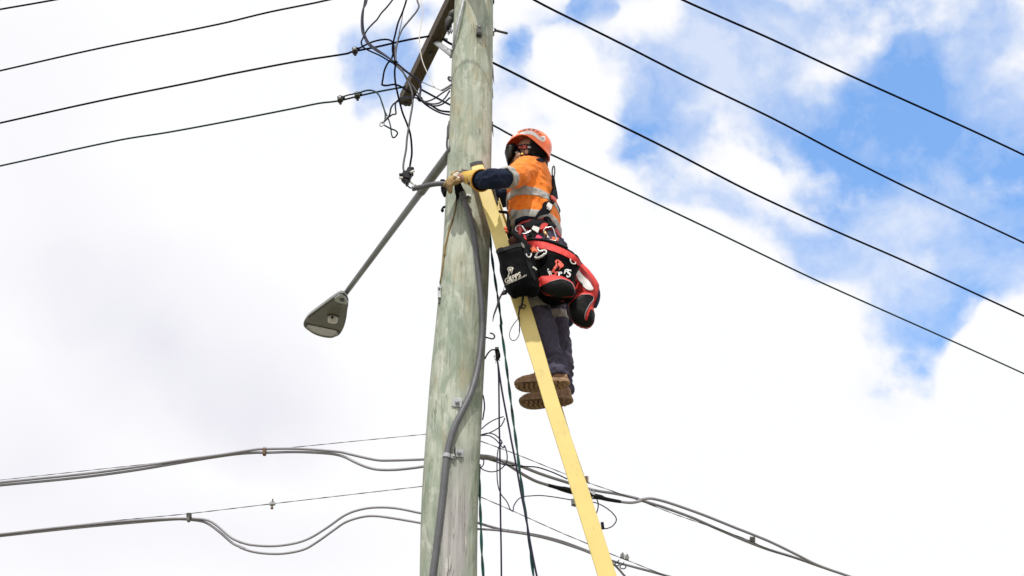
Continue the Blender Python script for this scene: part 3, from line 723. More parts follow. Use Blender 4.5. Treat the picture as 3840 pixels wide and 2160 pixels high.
jw('grey-black jumper with a kink at the top, ending at the left of the black connector', [(838,-50),(842,10),(856,62),(830,115),(790,165),(740,225),(700,275),(680,315),(658,370),(645,420),(632,500),(630,560),(640,620),(690,680),(735,760),(775,850),(795,930),(792,1030),(775,1130),(755,1250),(740,1350),(732,1449),('F',272,150),('F',262,240),('F',274,322)], (7.2,6.98), 3.6, 'cable_mid')
jw('thin grey wire hanging between the two long jumpers', [(728,40),(700,130),(690,200),(668,300),(650,400),(628,450),(618,520)], 7.21, 1.6, 'strand')
jw('thin white wire hanging loosely down to the pigtail hook', [(865,-60),(872,0),(893,90),(880,230),(862,330),(860,380),(868,480),(890,590),(930,690),(980,780),(1015,850),(1075,876)], (7.25,6.96), 1.7, 'white_cord')
jw('thin dark wire from the crossarm to the pigtail hook', [(885,795),(950,825),(1010,850),(1075,878)], (7.3,6.96), 1.7, 'strand')
jw('jumper looping from the upper line clamp down and sideways to the crossarm', [(255,470),(290,462),(330,440),(420,402),(520,383),(580,392),(610,430),(608,500),(590,570),(550,620),(520,690),(508,760),(502,822),(540,830),(620,820),(690,845),(760,890),(820,915),(860,950)], (7.5,7.2), 3.4, 'cable_black')
jw('pale tail of the broken jumper left of the crossarm', [(486,824),(515,823),(548,830)], 7.4, 2.2, 'cable_mid')
jw('dark jumper between the upper tie and the lower tie, across the crossarm', [(640,612),(720,680),(800,740),(855,780),(872,830),(868,890),(860,950)], (7.05,7.1), 3.6)
jw('dark jumper crossing the crossarm diagonally under the upper tie', [(640,640),(700,700),(750,770),(800,840),(850,910),(880,965),(960,1005),(1050,1000),(1110,950),(1155,880)], (7.0,7.0), 3.2, 'cable_mid')
jw('jumper from the lower tie bowing up to the pole under the hook', [(865,965),(920,985),(1000,960),(1080,905),(1165,850)], (7.1,7.0), 2.8)
jw('jumper from the lower tie bowing low to the middle of the pole edge', [(865,970),(930,1005),(1000,1028),(1080,1012),(1160,945)], (7.1,7.0), 3.0)
jw('jumper from the lower tie sagging lowest to the pole edge', [(870,970),(930,1020),(1010,1070),(1080,1100),(1160,1117)], (7.1,7.03), 3.4)
jw('jumper leaving the lower tie to the left and twisting down to the small ring', [(860,962),(800,945),(720,960),(650,985),(610,1010),(585,1050),(575,1100),(555,1145),(520,1180)], (7.1,7.5), 3.2, 'cable_mid')
jw('jumper leaving the lower tie to the left with a sharp bend beside the arm end', [(860,955),(760,938),(700,945),(650,975),(628,1010),(630,1060),(632,1105),(600,1112),(560,1140),(520,1175)], (7.1,7.5), 3.0)
jw('green-black tail hanging from the lowest line and ending in a loop', [(275,900),(340,878),(400,876),(450,900),(480,945),(500,1010),(530,1090),(555,1140),(575,1200),(585,1250),(590,1300),(605,1335),(630,1325),(648,1290),(625,1265),(580,1248),(520,1215)], (7.95,7.6), 2.8, 'cable_green')
jw('second green tail hanging beside the looped one', [(105,945),(160,925),(240,908),(300,893),(360,878),(420,884),(465,920),(490,975),(515,1050),(530,1110),(528,1160)], (7.95,7.6), 3.0, 'cable_green')
g = G(); pts = [(478,1205),(485,1190),(505,1180),(520,1190),(515,1210),(495,1226),(478,1222)]; P_ = [PY('A', x, y, 7.52) for x, y in pts]; tube(g, catmull(P_, 4, closed=True), .0035, 8, closed=True)
tube(g, catmull([PY('A',500,1195,7.52), PY('A',530,1165,7.52), PY('A',560,1130,7.5)], 4), .007, 8)
tag(mk('wire_ring', g.v, g.f, 'steel'), 'small silver ring joining the twisted wires left of the arm end', 'ring')
for (x, y, sx, lab) in ((628,610,24,'black tape tie bundling the wires left of the crossarm'), (868,962,26,'black tape tie bundling the wires in front of the crossarm end')):
    c = PY('A', x, y, 7.08); m_ = mpp(c)*FR['A'][2]; g = G(); ball(g, c, Vector((sx*m_,0,-.3*sx*m_)), Vector((0,.022,0)), Vector((.3*sx*m_,0,sx*m_*.8)))
    for i in range(7):
        d = Vector((random.uniform(-1,1), random.uniform(-.5,.5), random.uniform(-1,1))).normalized(); tube(g, [c, c + d*sx*m_*1.45], [.003,.001], 4)
    tag(mk('tape_tie', g.v, g.f, 'black_tape'), lab, 'cable tie')
wire('side_cable', 'dark cable lying along the upper left edge of the pole', 'A', [(1153,1175),(1143,1260),(1137,1340),('B',118,90),('B',106,200),('B',100,290),('B',112,375)], 7.0, 5.5, M['cable_mid'])

# ================================================================ STREET LIGHT
s0 = PY('T', 1127, 392, 7.05); s1 = PY('T', 862, 748, 10.2); SD = (s1-s0).normalized()
LIGHT = thing('street_light', 'grey street light on a long slanting outreach arm left of the pole', 'street light', s0)
g = G(); k0 = s0.lerp(s1, .20)
sa_ = s0 - SD*.12
tube(g, [sa_, s0, s0.lerp(k0, .97), k0, k0 + SD*.012, s0.lerp(s1,.7), s1], [.029,.029,.029,.029,.0225,.022,.0215], 20)
mk('outreach_arm', g.v, g.f, 'lamp_arm', LIGHT)
# lamp head: outline traced on the tilted underside plane
ln = (Vector((0,0,-1)) - SD*Vector((0,0,-1)).dot(SD)).normalized()
lp0 = s1 + ln*.055
def LP(x, y, d=0): return PPL('E', x, y, lp0, ln) - ln*d
out_ = [(600,760),(650,748),(700,800),(714,860),(700,960),(690,1040),(668,1130),(640,1195),(600,1250),(545,1272),(470,1272),(380,1255),(300,1228),(225,1185),(185,1140),(190,1090),(230,1030),(300,975),(400,900),(480,840),(560,785)]
P2 = catmull([LP(x, y) for x, y in out_], 3, closed=True); n_ = len(P2); ctr = sum(P2, Vector())/n_
V = []; F = []
for (sc_, dd_) in ((1.0,0.0),(1.0,.012),(.965,.026),(.87,.044),(.68,.060),(.38,.068)):
    for q in P2: V.append(ctr + (q-ctr)*sc_ - ln*dd_)
for i in range(5):
    for k in range(n_): l = (k+1) % n_; F.append((i*n_+k, (i+1)*n_+k, (i+1)*n_+l, i*n_+l))
F.append(tuple(range(5*n_, 6*n_))); F.append(tuple(reversed(range(n_))))
hd = mk('lamp_housing', V, F, 'lamp_rim', LIGHT)
def slab(name, pts, fr, d0, th, m, parent, sm=3):
    P = catmull([PPL(fr, x, y, lp0, ln) for x, y in pts], sm, closed=True) if sm else [PPL(fr, x, y, lp0, ln) for x, y in pts]
    k = len(P); V = [q + ln*(d0+th) for q in P] + [q + ln*d0 for q in P]
    F = [tuple(range(k)), tuple(reversed(range(k, 2*k)))] + [(i, i+k, (i+1) % k + k, (i+1) % k) for i in range(k)]
    return mk(name, V, F, m, parent, smooth=False)
slab('access_cover', [(548,822),(690,865),(705,880),(698,950),(672,1075),(655,1160),(610,1180),(420,1130),(260,1075),(250,1050),(262,1025)], 'E', -.002, .010, 'lamp_body', hd, sm=0)
slab('neck_plate', [(550,795),(600,760),(640,752),(690,800),(712,850),(690,868),(620,850),(555,825)], 'E', .004, .012, 'steel', hd, sm=0)
slab('cable_entry', [(612,790),(668,792),(668,832),(615,826)], 'E', .014, .004, 'plastic_black', hd, sm=0)
slab('lens', [(240,1110),(280,1120),(420,1150),(560,1180),(585,1195),(570,1225),(520,1252),(430,1250),(340,1225),(270,1185),(240,1145)], 'E', .0, .012, 'lens', hd, sm=0)
g = G(); rimp = catmull([PPL('E', x, y, lp0, ln)+ln*.014 for x, y in [(236,1110),(232,1140),(262,1182),(330,1222),(430,1252),(520,1258),(570,1232),(588,1200)]], 4); tube(g, rimp, .006, 8); mk('lens_rim', g.v, g.f, 'steel', hd)
for i, (x0_, y0_) in enumerate(((590,880),(622,880),(548,918),(585,922),(620,932),(600,968))):
    slab('embossed_mark', [(x0_,y0_-10),(x0_+6,y0_-10),(x0_+2,y0_+12),(x0_-4,y0_+12)], 'E', .008, .002, 'steel_dark', hd, sm=0)
cp = PPL('E', 534, 1015, lp0, ln); rr = .045
g = G(); tube(g, [cp+ln*.005, cp+ln*.012], rr*1.22, 20); mk('cell_socket', g.v, g.f, 'plastic_black', hd)
g = G(); tube(g, [cp+ln*.008, cp+ln*.030, cp+ln*.060, cp+ln*.064], [rr, rr*.98, rr*.88, rr*.78], 20); pc = mk('photocell', g.v, g.f, 'plastic_white', hd)
wd = (CAM - cp); wd = (wd - ln*wd.dot(ln)).normalized(); ws = wd.cross(ln); g = G(); box(g, cp + ln*.030 + wd*rr*.95 - ws*.006, ws*.008, wd*.003, ln*.012); mk('sensor_window', g.v, g.f, 'plastic_black', pc, smooth=False)

# ================================================================ COMMUNICATION CABLES (pass behind the pole)
aL = math.atan(0.137); nL = Vector((math.sin(aL), math.cos(aL), 0))
# left plane: Y = 7.18 - 0.137 (X + .2)
nLp = Vector((0.137, 1, 0)).normalized(); nRp = Vector((-0.78, 1, 0)).normalized()
pL1 = Vector((-.3, 7.20, 5)); pR1 = Vector((-.16, 7.14, 5))
CG = 'grey communication cables crossing behind the pole'
def cw(label, pts, side, w, m='cable_grey', off=0.0, name='comms_cable', **k):
    n, p = (nLp, pL1) if side == 'L' else (nRp, pR1)
    e = (8, 0.1) if side == 'L' else (0.1, 8)
    return wire(name, label, 'H' if side == 'L' else 'J', pts, ('pl', p + n*off, n), w, M[m], 'cable', CG, ext=k.pop('ext', e), **k)
cw('thin steel wire above the upper pair of grey cables left of the pole', [('G',0,580),('G',900,482),('G',1500,415),('G',2000,345),(200,301),(480,283),(1000,232),(1680,165)], 'L', 2.6, 'strand', name='support_wire', twist=30)
cw('upper cable of the upper left grey pair, dipping shallowly to the pole', [('G',0,602),('G',900,508),('G',1700,392),('G',2000,352),('G',2318,303),(240,298),(530,297),(900,325),(1000,347),(1200,392),(1300,403),(1660,393)], 'L', 8.5)
cw('lower cable of the upper left grey pair, dipping deeper to the pole', [('G',0,628),('G',700,560),('G',1200,495),('G',1700,412),('G',2100,350),('G',2318,332),(220,333),(500,326),(800,340),(930,365),(1050,422),(1150,463),(1250,485),(1400,487),(1560,472),(1660,457)], 'L', 8.5, off=.01)
cw('thin stranded wire with a small bolt clamp above the deep loop at left', [('G',0,1064),('G',1000,952),('G',1700,885),('G',2318,812),(290,795),(1000,712),(1650,637)], 'L', 3.0, 'strand', name='support_wire', off=.02, twist=30)
cw('upper cable of the deep double loop at lower left', [('G',0,1072),('G',600,1003),('G',1200,948),('G',1600,928),('G',1800,932),('G',1890,948),('G',1960,990),('G',2090,1100),('G',2180,1145),(0,1142),(100,1167),(300,1178),(500,1152),(640,1102),(800,1003),(940,905),(1050,858),(1200,830),(1400,834),(1640,880)], 'L', 7.5, off=.02)
cw('lower cable of the deep double loop at lower left', [('G',0,1088),('G',700,1012),('G',1300,958),('G',1600,936),('G',1720,940),('G',1860,965),('G',1980,1045),('G',2110,1155),('G',2220,1205),(0,1190),(100,1225),(230,1245),(400,1245),(580,1208),(700,1140),(850,1033),(950,965),(1080,920),(1200,905),(1350,920),(1636,968)], 'L', 7.5, off=.03)
cw('thin steel wire above the spliced cables right of the pole', [(175,40),(540,175),(1055,382),(1300,475),(1600,578),('K',250,772),('K',600,905),('K',800,973),('K',1000,1040),('K',1250,1135),('K',1400,1205),('K',1650,1290),('K',1900,1378),('K',2160,1462)], 'R', 2.6, 'strand', name='support_wire', twist=30)
cw('grey cable running above the black splice right of the pole', [(165,215),(350,235),(560,290),(800,382),(1080,472),(1360,552),(1600,592),(1800,637),('K',300,778),('K',450,825),('K',700,915),('K',900,1003),('K',1100,1090),('K',1250,1152),('K',1400,1208),('K',1650,1284),('K',1900,1372),('K',2160,1460)], 'R', 9.0, off=.01)
SPL, SC = cw('grey cable with the thick black splice, curving above the others further right', [(165,190),(300,207),(420,262),(530,332),(620,390),(750,458),(880,500),(1000,535),(1100,562),(1340,620),(1440,637),(1630,672),(1750,682),(1850,662),('K',230,765),('K',290,750),('K',350,748),('K',500,785),('K',800,890),('K',1100,1010),('K',1400,1130),('K',1650,1250),('K',1850,1350),('K',2150,1456)], 'R', 9.0, off=-.02)
cw('thin wire above the lower right grey cables', [(155,615),(500,765),(1000,990),(1290,1112),(1520,1212),(1650,1265),(1750,1303),(1951,1383)], 'R', 2.8, 'strand', name='support_wire', off=.02, twist=30)
cw('lower right grey cable starting higher at the pole edge', [(140,893),(300,940),(400,965),(700,1012),(850,1042),(1050,1098),(1320,1200),(1550,1292),(1750,1348),(1951,1402)], 'R', 8.0, off=.03)
cw('lower right grey cable starting lowest at the pole edge', [(140,958),(300,967),(500,990),(700,1022),(900,1068),(1100,1130),(1320,1210),(1560,1325),(1680,1449)], 'R', 7.0, off=.01)
# black splice sleeve on the spliced cable
nr, pr = nRp, pR1 - nRp*.02
def RP(x, y, fr='J'): return PPL(fr, x, y, pr, nr)
g = G(); P_ = catmull([RP(878,500), RP(960,522), RP(1020,538), RP(1060,546), RP(1115,560), RP(1340,612), RP(1425,626), RP(1470,642), RP(1550,658), RP(1632,672)], 3)
m_ = mpp(RP(1100,560))*FR['J'][2]; Rr = smoothr([18*m_,20*m_,26*m_,31*m_,33*m_,33*m_,28*m_,22*m_,20*m_,18*m_], 3); tube(g, P_, Rr, 14)
mk('splice_sleeve', g.v, g.f, 'plastic_black', SPL)
def gadget(name, label, c, parts, cat='clamp', group=None):
    t = thing(name, label, cat, c, group)
    for nm, m, g in parts: mk(nm, g.v, g.f, m, t, smooth=False)
    return t
def bx(c, dx, dy, dz, g=None, rot=0.0):
    g = g or G(); a = Vector((math.cos(rot), 0, math.sin(rot))); b = Vector((-math.sin(rot), 0, math.cos(rot))); box(g, c, a*dx, Vector((0,1,0))*dy, b*dz); return g
c = PPL('H', 221, 326, pL1, nLp); gadget('cable_clip', 'rusty brown clip around the upper left grey pair', c, [('band','rust', bx(c,.008,.018,.017)), ('flange','steel', bx(c+Vector((0,0,.022)),.009,.010,.006))], 'cable clip')
c = PPL('G', 1712, 900, pL1, nLp); gadget('cable_clip', 'dark clip hanging on the wire where the deep loop starts', c, [('clamp_block','steel_dark', bx(c,.012,.014,.010)), ('band','lamp_body', bx(c-Vector((0,0,.022)),.007,.014,.013))], 'cable clip')
c = PPL('H', 293, 795, pL1, nLp); g1 = bx(c,.015,.012,.007,rot=.1); g2 = G(); cyl(g2, c-Vector((0,0,.03)), c+Vector((0,0,.028)), .004); hexbolt(g2, c-Vector((0,0,.030)), Vector((0,0,1)), .008, .010); g3 = G(); hexbolt(g3, c+Vector((0,0,.008)), Vector((0,0,1)), .007, .006)
gadget('bolt_clamp', 'small bolted clamp on the thin wire above the deep loop', c, [('clamp_plate','steel',g1),('clamp_bolt','rust',g2),('nut','steel_dark',g3)])
c = RP(1276, 440); g1 = bx(c,.012,.012,.016); g2 = bx(c+Vector((.014,0,-.004)),.004,.014,.018)
gadget('bolt_clamp', 'brown and pale clamp just right of the ladder on the thin wire', c, [('clamp_block','rust',g1),('clamp_plate','plastic_white',g2)])
c = RP(1330, 590); g1 = bx(c,.022,.018,.010,rot=-.2); g2 = G(); tube(g2, catmull([c+Vector((-.018,-.01,.026)), c+Vector((-.010,-.01,.016)), c+Vector((.0,-.01,.026)), c+Vector((.012,-.01,.014)), c+Vector((.006,-.01,-.004))], 5), .003, 6); box(g2, c+Vector((.004,0,-.018)), Vector((.006,0,0)), Vector((0,.012,0)), Vector((0,0,.012)))
gadget('bolt_clamp', 'shiny metal clamp with wire bail at the black splice beside the ladder', c, [('clamp_plate','alu',g1),('bail','steel',g2)])
c = RP(1143, 680); g1 = bx(c,.012,.014,.016); g2 = G(); cyl(g2, c+Vector((-.008,0,.004)), c+Vector((.008,-.004,.024)), .005); cyl(g2, c+Vector((-.008,0,-.014)), c+Vector((.012,-.004,-.024)), .006)
gadget('bolt_clamp', 'small grey clamp at the left edge of the ladder below the splice', c, [('clamp_block','steel',g1),('clamp_bolt','lamp_body',g2)])
c = PPL('K', 1260, 1122, pR1, nRp); g1 = bx(c,.016,.014,.012); g2 = G(); [cyl(g2, c+Vector((k*.009,0,-.016)), c+Vector((k*.011,0,.022)), .0045, 6) for k in (-1,0,1)]
gadget('bolt_clamp', 'small grey clamp far out on the right cables', c, [('clamp_block','lamp_body',g1),('clamp_bolt','steel',g2)])
c = RP(1670, 1265); parts = []
for k, (x, y) in enumerate(((1655,1245),(1702,1262))):
    q = RP(x, y); g1 = bx(q,.012,.012,.010,rot=-.2); g2 = G(); cyl(g2, q, q+Vector((.003,0,.022)), .005, 6); parts += [('clamp_plate','lamp_rim',g1),('clamp_bolt','steel_dark',g2)]
for k, (x, y, r) in enumerate(((1600,1326,.012),(1661,1352,.017))):
    q = RP(x, y); g1 = G(); tube(g1, [q + Vector((r*math.cos(a*.524), 0, r*.75*math.sin(a*.524))) for a in range(12)], .0035, 6, closed=True); cyl(g1, q+Vector((0,0,r*.7)), RP(x+(10 if k else 20), y-45), .003, 6); parts.append(('hanging_ring','cable_mid',g1))
gadget('bolt_clamp', 'double clamp with hanging rings right of the ladder foot in view', c, parts)

# ================================================================ CABLES RIGHT OF THE POLE
def rw(label, fr, pts, dep, w, m='cable_navy', name='hanging_cable', cat='cable', **k): return wire(name, label, fr, pts, dep, w, M[m], cat, 'cables hanging right of the pole', **k)
rw('navy cable arching from the pole into the black dead-end clamp', 'I', [(225,425),(240,395),(262,360),(295,328),(325,322),(345,330)], 7.0, 4.0, 'cable_mid', name='drop_cable')
rw('dark blue cable falling straight down from the dead-end clamp', 'I', [(362,440),(368,480),(376,600),(380,800),(382,1000),(384,1200),('J',374,60),('J',376,300),('J',379,600),('J',383,900),('J',388,1150),('J',391,1460)], (7.0,7.0), 4.0, 'cable_navy', ext=(0,2.2))
rw('dark blue cable slanting from the dead-end clamp towards the ladder', 'I', [(362,440),(372,500),(392,640),(425,840),(465,1050),(500,1230),('J',488,0),('J',545,290),('J',600,600),('J',650,850),('J',685,1060),('J',720,1250),('J',763,1460)], (7.0,6.9), 4.6, 'cable_navy', ext=(0,2.2))
g1 = G(); c = PY('I', 362, 372, 7.0)
tube(g1, catmull([PY('I',355,305,7.0), PY('I',362,345,7.0), PY('I',370,390,7.0), PY('I',362,432,7.0)], 4), smoothr([.010,.013,.014,.010], 4), 10); g2 = G()
for i in range(9):
    a = PY('I', 345+random.uniform(0,25), 390+random.uniform(0,70), 6.99); tube(g2, catmull([a, a+Vector((random.uniform(-.015,.015),-.01,random.uniform(-.01,.01))), a+Vector((random.uniform(-.02,.02),0,random.uniform(-.02,.01)))], 4), .0013, 5)
g3 = bx(PY('I',358,312,6.99), .010, .010, .006)
gadget('dead_end_clamp', 'black taped dead-end clamp hanging right of the pole below the hook', PY('I',362,310,7.0), [('clamp_body','black_tape',g1),('tie_wire','lace',g2),('clamp_cap','steel_dark',g3)])
rw('twisted dark green rope hanging between pole and ladder', 'C', [(246,270),(255,400),(268,520),(298,740),(345,1050),(378,1300),('I',400,60),('I',432,280),('I',480,650),('I',530,1050),('I',580,1430),('J',572,270),('J',612,560),('J',648,830),('J',672,1000),('J',697,1220),('J',728,1460)], (7.05,6.95), 6.6, 'rope', name='rope', cat='rope', twist=22, ext=(.1,2.2))
rw('dark green rope hanging down close along the right edge of the pole', 'J', [(160,320),(165,600),(172,800),(178,950),(186,1200),(203,1460)], 7.02, 7.0, 'rope', name='rope', cat='rope', twist=22, ext=(.02,2.2))
rw('short black cable bowed against the right edge of the pole', 'I', [(205,815),(217,870),(223,950),(215,1010),(203,1085)], 7.0, 3.4)
rw('cut black cable reaching out from the pole with its frayed end up', 'I', [(190,1185),(240,1140),(300,1100),(370,1068),(430,1050)], 6.98, 2.8)
rw('cut black cable with a kinked tip just below the other cut cable', 'I', [(442,1066),(432,1100),(415,1130),(403,1150),(340,1195),(270,1228),(185,1252)], 6.97, 2.8)
rw('black coil wire looping out and back to the pole, the upper of two', 'I', [(185,1248),(265,1230),(330,1245),(385,1290),(412,1325),(405,1348),(380,1340)], 6.96, 3.0)
rw('black coil wire sweeping wide around to the pole, the lower of two', 'I', [(185,1256),(265,1256),(335,1292),(385,1345),(430,1390),('J',420,85),('J',445,150),('J',450,240),('J',425,292),('J',370,340),('J',300,360),('J',230,350),('J',180,320),('J',200,290),('J',205,240),('J',170,225)], 6.95, 2.8)
rw('thin purple wire hanging in a long V between coil and ladder clamp', 'J', [(398,45),(370,90),(352,150),(345,300),(352,480),(385,590),(450,675),(503,772),(520,718),(560,655),(615,622),(700,612),(800,608),(950,625),(1125,655)], 6.93, 2.6)
rw('dark wire curving over the spliced cable towards the ladder', 'J', [(250,232),(330,255),(430,288),(540,298),(640,305),(760,312),(880,348),(960,380),(1080,436)], 7.2, 3.2, 'cable_black')
t_, _ = rw('thin black wire bowing out right of the ladder with a small tag at its end', 'J', [(1335,672),(1420,700),(1520,762),(1580,825),(1592,868),(1560,920),(1510,948),(1435,960)], 7.3, 2.8)
c = PY('J', 1448, 922, 7.3); g = bx(c, .008, .006, .018, rot=.1); mk('end_cap', g.v, g.f, 'plastic_black', t_, smooth=False)
rw('short black wire behind the bowed wire right of the ladder', 'J', [(1385,640),(1402,690),(1398,750),(1378,805)], 7.35, 2.8)

# ================================================================ CONDUIT ON THE POLE
cpts = [('F',1055,575),('F',1075,640),('F',1105,720),('F',1150,850),('F',1190,1000),('F',1222,1150),('F',1242,1300),('F',1258,1440),('T',1211,760),('T',1213.5,820),('T',1210,870),('T',1201,930),('T',1184,990),('T',1160,1040),('T',1141,1080),('T',1129,1120),('T',1121,1165),('T',1116,1220),('T',1107,1300),('T',1097,1380),('T',1087,1455)]
CP_ = []
for i, (f, x, y) in enumerate(cpts):
    p, n = onpole(f, x, y); e = .018 if i > 2 else .03
    CP_.append(PY(f, x, y, p.y - e))
COND = thing('conduit_pipe', 'grey conduit snaking down the front of the pole', 'conduit', CP_[-1])
CC = catmull(CP_, 5); last = CC[-1]; CC += [last + (CC[-1]-CC[-2]).normalized()*k for k in (.6, 1.3)]
g = G(); rr_ = [.0155 + .002*min(1, i/60) for i in range(len(CC))]; tube(g, CC, rr_, 16); mk('pipe', g.v, g.f, 'conduit', COND)
g = G(); tube(g, CC[0:9], [.021]*9, 16); mk('coupling', g.v, g.f, 'conduit', COND)
p, n = onpole('L', 530, 1210); s, u = frame_on(n); i0 = min(range(len(CC)), key=lambda i: (CC[i]-PY('L',525,1205,CC[i].y)).length); tdir = (CC[i0+1]-CC[i0-1]).normalized()
g = G(); tube(g, [CC[i0]-tdir*.011, CC[i0]+tdir*.011], .0215, 18); q = CC[i0]; box(g, q + s*.034 - Vector((0,-.012,0)), s*.014, Vector((0,.003,0)), Vector((0,0,.011))); hexbolt(g, q + s*.038 + Vector((0,.010,0)), Vector((0,-1,0)), .006, .010)
mk('saddle_clamp', g.v, g.f, 'steel', COND, smooth=False)
p, n = onpole('F', 1135, 635, .004); s, u = frame_on(n); g = G(); box(g, p, s*.02, u*.009, n*.003); box(g, p+n*.008-u*.010, s*.016, u*.002, n*.010); mk('wall_bracket', g.v, g.f, 'steel', COND, smooth=False)
# horizontal service tube in his hand
TUBE, tc_ = wire('service_tube', 'short grey tube stub held out left of the pole by the gloved hand', 'V', [(590,975),(700,960),(900,920),(1100,870),(1300,828),(1500,805),(1690,810),(1900,840)], (6.9,6.9,6.88,6.86,6.84,6.83,6.82,6.80), 17, M['conduit'], 'conduit', ns=18)
wire('tube_wire', None, 'V', [(430,825),(450,880),(500,930),(570,962)], 6.9, 4.2, M['cable_navy'], parent=TUBE)
wire('tie_rope', None, 'V', [(515,655),(545,740),(590,790),(660,835),(740,865),(860,862)], 6.92, 4.6, M['white_cord'], parent=TUBE, twist=120)
g = G()
for i in range(5):
    a = PY('V', 1640+i*18, 760+i*55, 6.98); ball(g, a, Vector((.018,0,0)), Vector((0,.02,0)), Vector((0,0,.022)))
ball(g, PY('V',1700,960,6.97), Vector((.024,0,0)), Vector((0,.03,0)), Vector((0,0,.05))); ball(g, PY('V',1725,1080,6.97), Vector((.016,0,0)), Vector((0,.03,0)), Vector((.006,0,.035)))
V, F = remesh(g, .004, 1, lambda v: .004*noise.noise(v*60)); mk('tape_wrap', V, F, 'black_tape', TUBE)
g = G(); tube(g, catmull([PY('U',600,690,6.82), PY('U',600,820,6.83), PY('U',605,960,6.84), PY('U',625,1110,6.85)], 4), smoothr([.018,.017,.016,.014], 4), 14)
tube(g, catmull([PY('U',640,720,6.80), PY('U',690,850,6.82), PY('U',760,980,6.84)], 4), [.016]*9, 14)
V, F = remesh(g, .004, 1, lambda v: .003*noise.noise(v*50)); mk('taped_joint', V, F, 'black_tape', TUBE)
g = G()
for i in range(8):
    a = PY('U', 575+i*9, 1130, 6.85); tube(g, [a, a+Vector((random.uniform(-.006,.012),-.003,-random.uniform(.01,.032)))], [.004,.001], 5)
mk('torn_tape', g.v, g.f, 'black_tape', TUBE)
# three-way connector
c = PY('V', 400, 560, 6.92); mV = mpp(c)*FR['V'][2]
def V3(x, y, Y=6.92): return PY('V', x, y, Y)
CON = thing('cable_connector', 'black branch connector with silver screws hanging left of the pole', 'connector', c)
g = G()
for pts, th in (([(290,440),(380,425),(450,470),(540,610),(500,720),(400,690),(290,660),(265,560)], .026), ([(440,320),(500,288),(600,300),(640,340),(590,420),(560,560),(480,520),(390,440)], .022), ([(150,505),(180,480),(280,480),(300,560),(260,600),(160,560)], .014), ([(560,300),(620,262),(668,310),(640,350),(580,345)], .014), ([(210,650),(300,640),(470,700),(480,770),(440,850),(390,855),(350,780),(260,715)], .020), ([(500,440),(600,460),(640,420),(640,480),(580,530),(540,640),(480,560)], .018)):
    P = [V3(x, y) for x, y in pts]; k = len(P); g.add([q - Vector((0,th,0)) for q in P] + [q + Vector((0,th,0)) for q in P], [tuple(range(k)), tuple(reversed(range(k, 2*k)))] + [(i, i+k, (i+1) % k + k, (i+1) % k) for i in range(k)])
V, F = remesh(g, .0028, 1); mk('connector_body', V, F, 'plastic_black', CON)
for (x0_, y0_, x1_, y1_) in ((170,610,265,605), (545,420,650,375)):
    g = G(); a = V3(x0_, y0_, 6.89); b = V3(x1_, y1_, 6.90); cyl(g, a, b, 44*mV, 14); mk('shear_bolt', g.v, g.f, 'plastic_white', CON)
# thin earth wire down the pole with clip
EW = []
for (f, x, y) in [('F',985,665),('F',978,760),('F',965,860),('F',935,970),('F',912,1040),('F',888,1120),('F',862,1230),('F',840,1330),('F',826,1449),('E',1860,200),('E',1838,430),('E',1803,640)]:
    p, n = onpole(f, x, y, .004); EW.append(p)
g = G(); C_ = catmull(EW, 5); tube(g, C_, [.0035 if i < 14 else .0048 for i in range(len(C_))], 8)
ew = mk('earth_wire', g.v, g.f, 'tan_wire', origin=EW[-1]); tag(ew, 'thin brown and yellow wire running down the left of the pole', 'wire')
c = PY('E', 1786, 745, 6.93); mE = mpp(c)*FR['E'][2]
g = G(); box(g, c, Vector((19*mE,0,0)), Vector((0,.007,0)), Vector((-4*mE,0,75*mE))); k_ = mk('lug_plate', g.v, g.f, 'steel', ew, smooth=False)
g = G(); cyl(g, c+Vector((0,-.012,.02)), c+Vector((0,.004,.02)), .006, 8); box(g, c+Vector((0,0,-.055)), Vector((9*mE,0,0)), Vector((0,.006,0)), Vector((-4*mE,0,.016))); mk('lug_screw', g.v, g.f, 'steel_dark', ew, smooth=False)

# ================================================================ LADDER
YAW = math.radians(10); RUNG = Vector((math.sin(YAW), math.cos(YAW), 0)); FWD = Vector((-math.cos(YAW), math.sin(YAW), 0))
def stile_pts(rows, Y):
    return [(PY('T', a, va, Y(va)), PY('T', b, vb, Y(vb))) for a, va, b, vb in rows]
fly = [(1183.5,417,1214,410),(1203,481,1234.5,470),(1247,627,1281,616),(1262,680,1297,668)]
base = [(1262,678,1302,674),(1284,747,1326,745),(1303,804,1344,800),(1326,877,1366,873),(1347,944,1384,936),(1370,1022,1407,1012),(1395,1100,1435,1094),(1450,1276,1492,1270),(1503,1449,1549,1445)]
Yf = lambda v: 6.80 - (v-412)*.0001; Yb = lambda v: 6.765 - (v-680)*.0001
LAD = thing('extension_ladder', 'yellow fibreglass extension ladder leaning on the pole', 'ladder', (0.75, 6.9, 0))
def build_stile(name, rows, Y, shift, flip=1, down=0.0):
    """C channel: web faces out, flanges run along the rung direction"""
    S_ = stile_pts(rows, Y); th = .0045; fl = .028
    if down:
        a, b = S_[-1]; a2, b2 = S_[-2]; d = (a-a2).normalized(); e = (b-b2).normalized(); S_.append((a + d*down, b + d*down))
    V = []; F = []
    for a, b in S_:
        w = (b-a).normalized(); r = RUNG*flip
        prof_ = [a + r*fl, a - r*.0, a + w*.004 - r*.004, b - w*.004 - r*.004, b - r*.0, b + r*fl, b + r*fl - w*th, b - w*th, a + w*th, a + r*fl + w*th]
        V += [q + shift for q in prof_]
    k = 10
    for i in range(len(S_)-1):
        for j in range(k): l = (j+1) % k; F.append((i*k+j, i*k+l, (i+1)*k+l, (i+1)*k+j))
    F.append(tuple(range(k))); F.append(tuple(reversed(range((len(S_)-1)*k, len(S_)*k))))
    o = mk(name, V, F, 'grp', LAD, smooth=False)
    return o, S_
W_ = .40
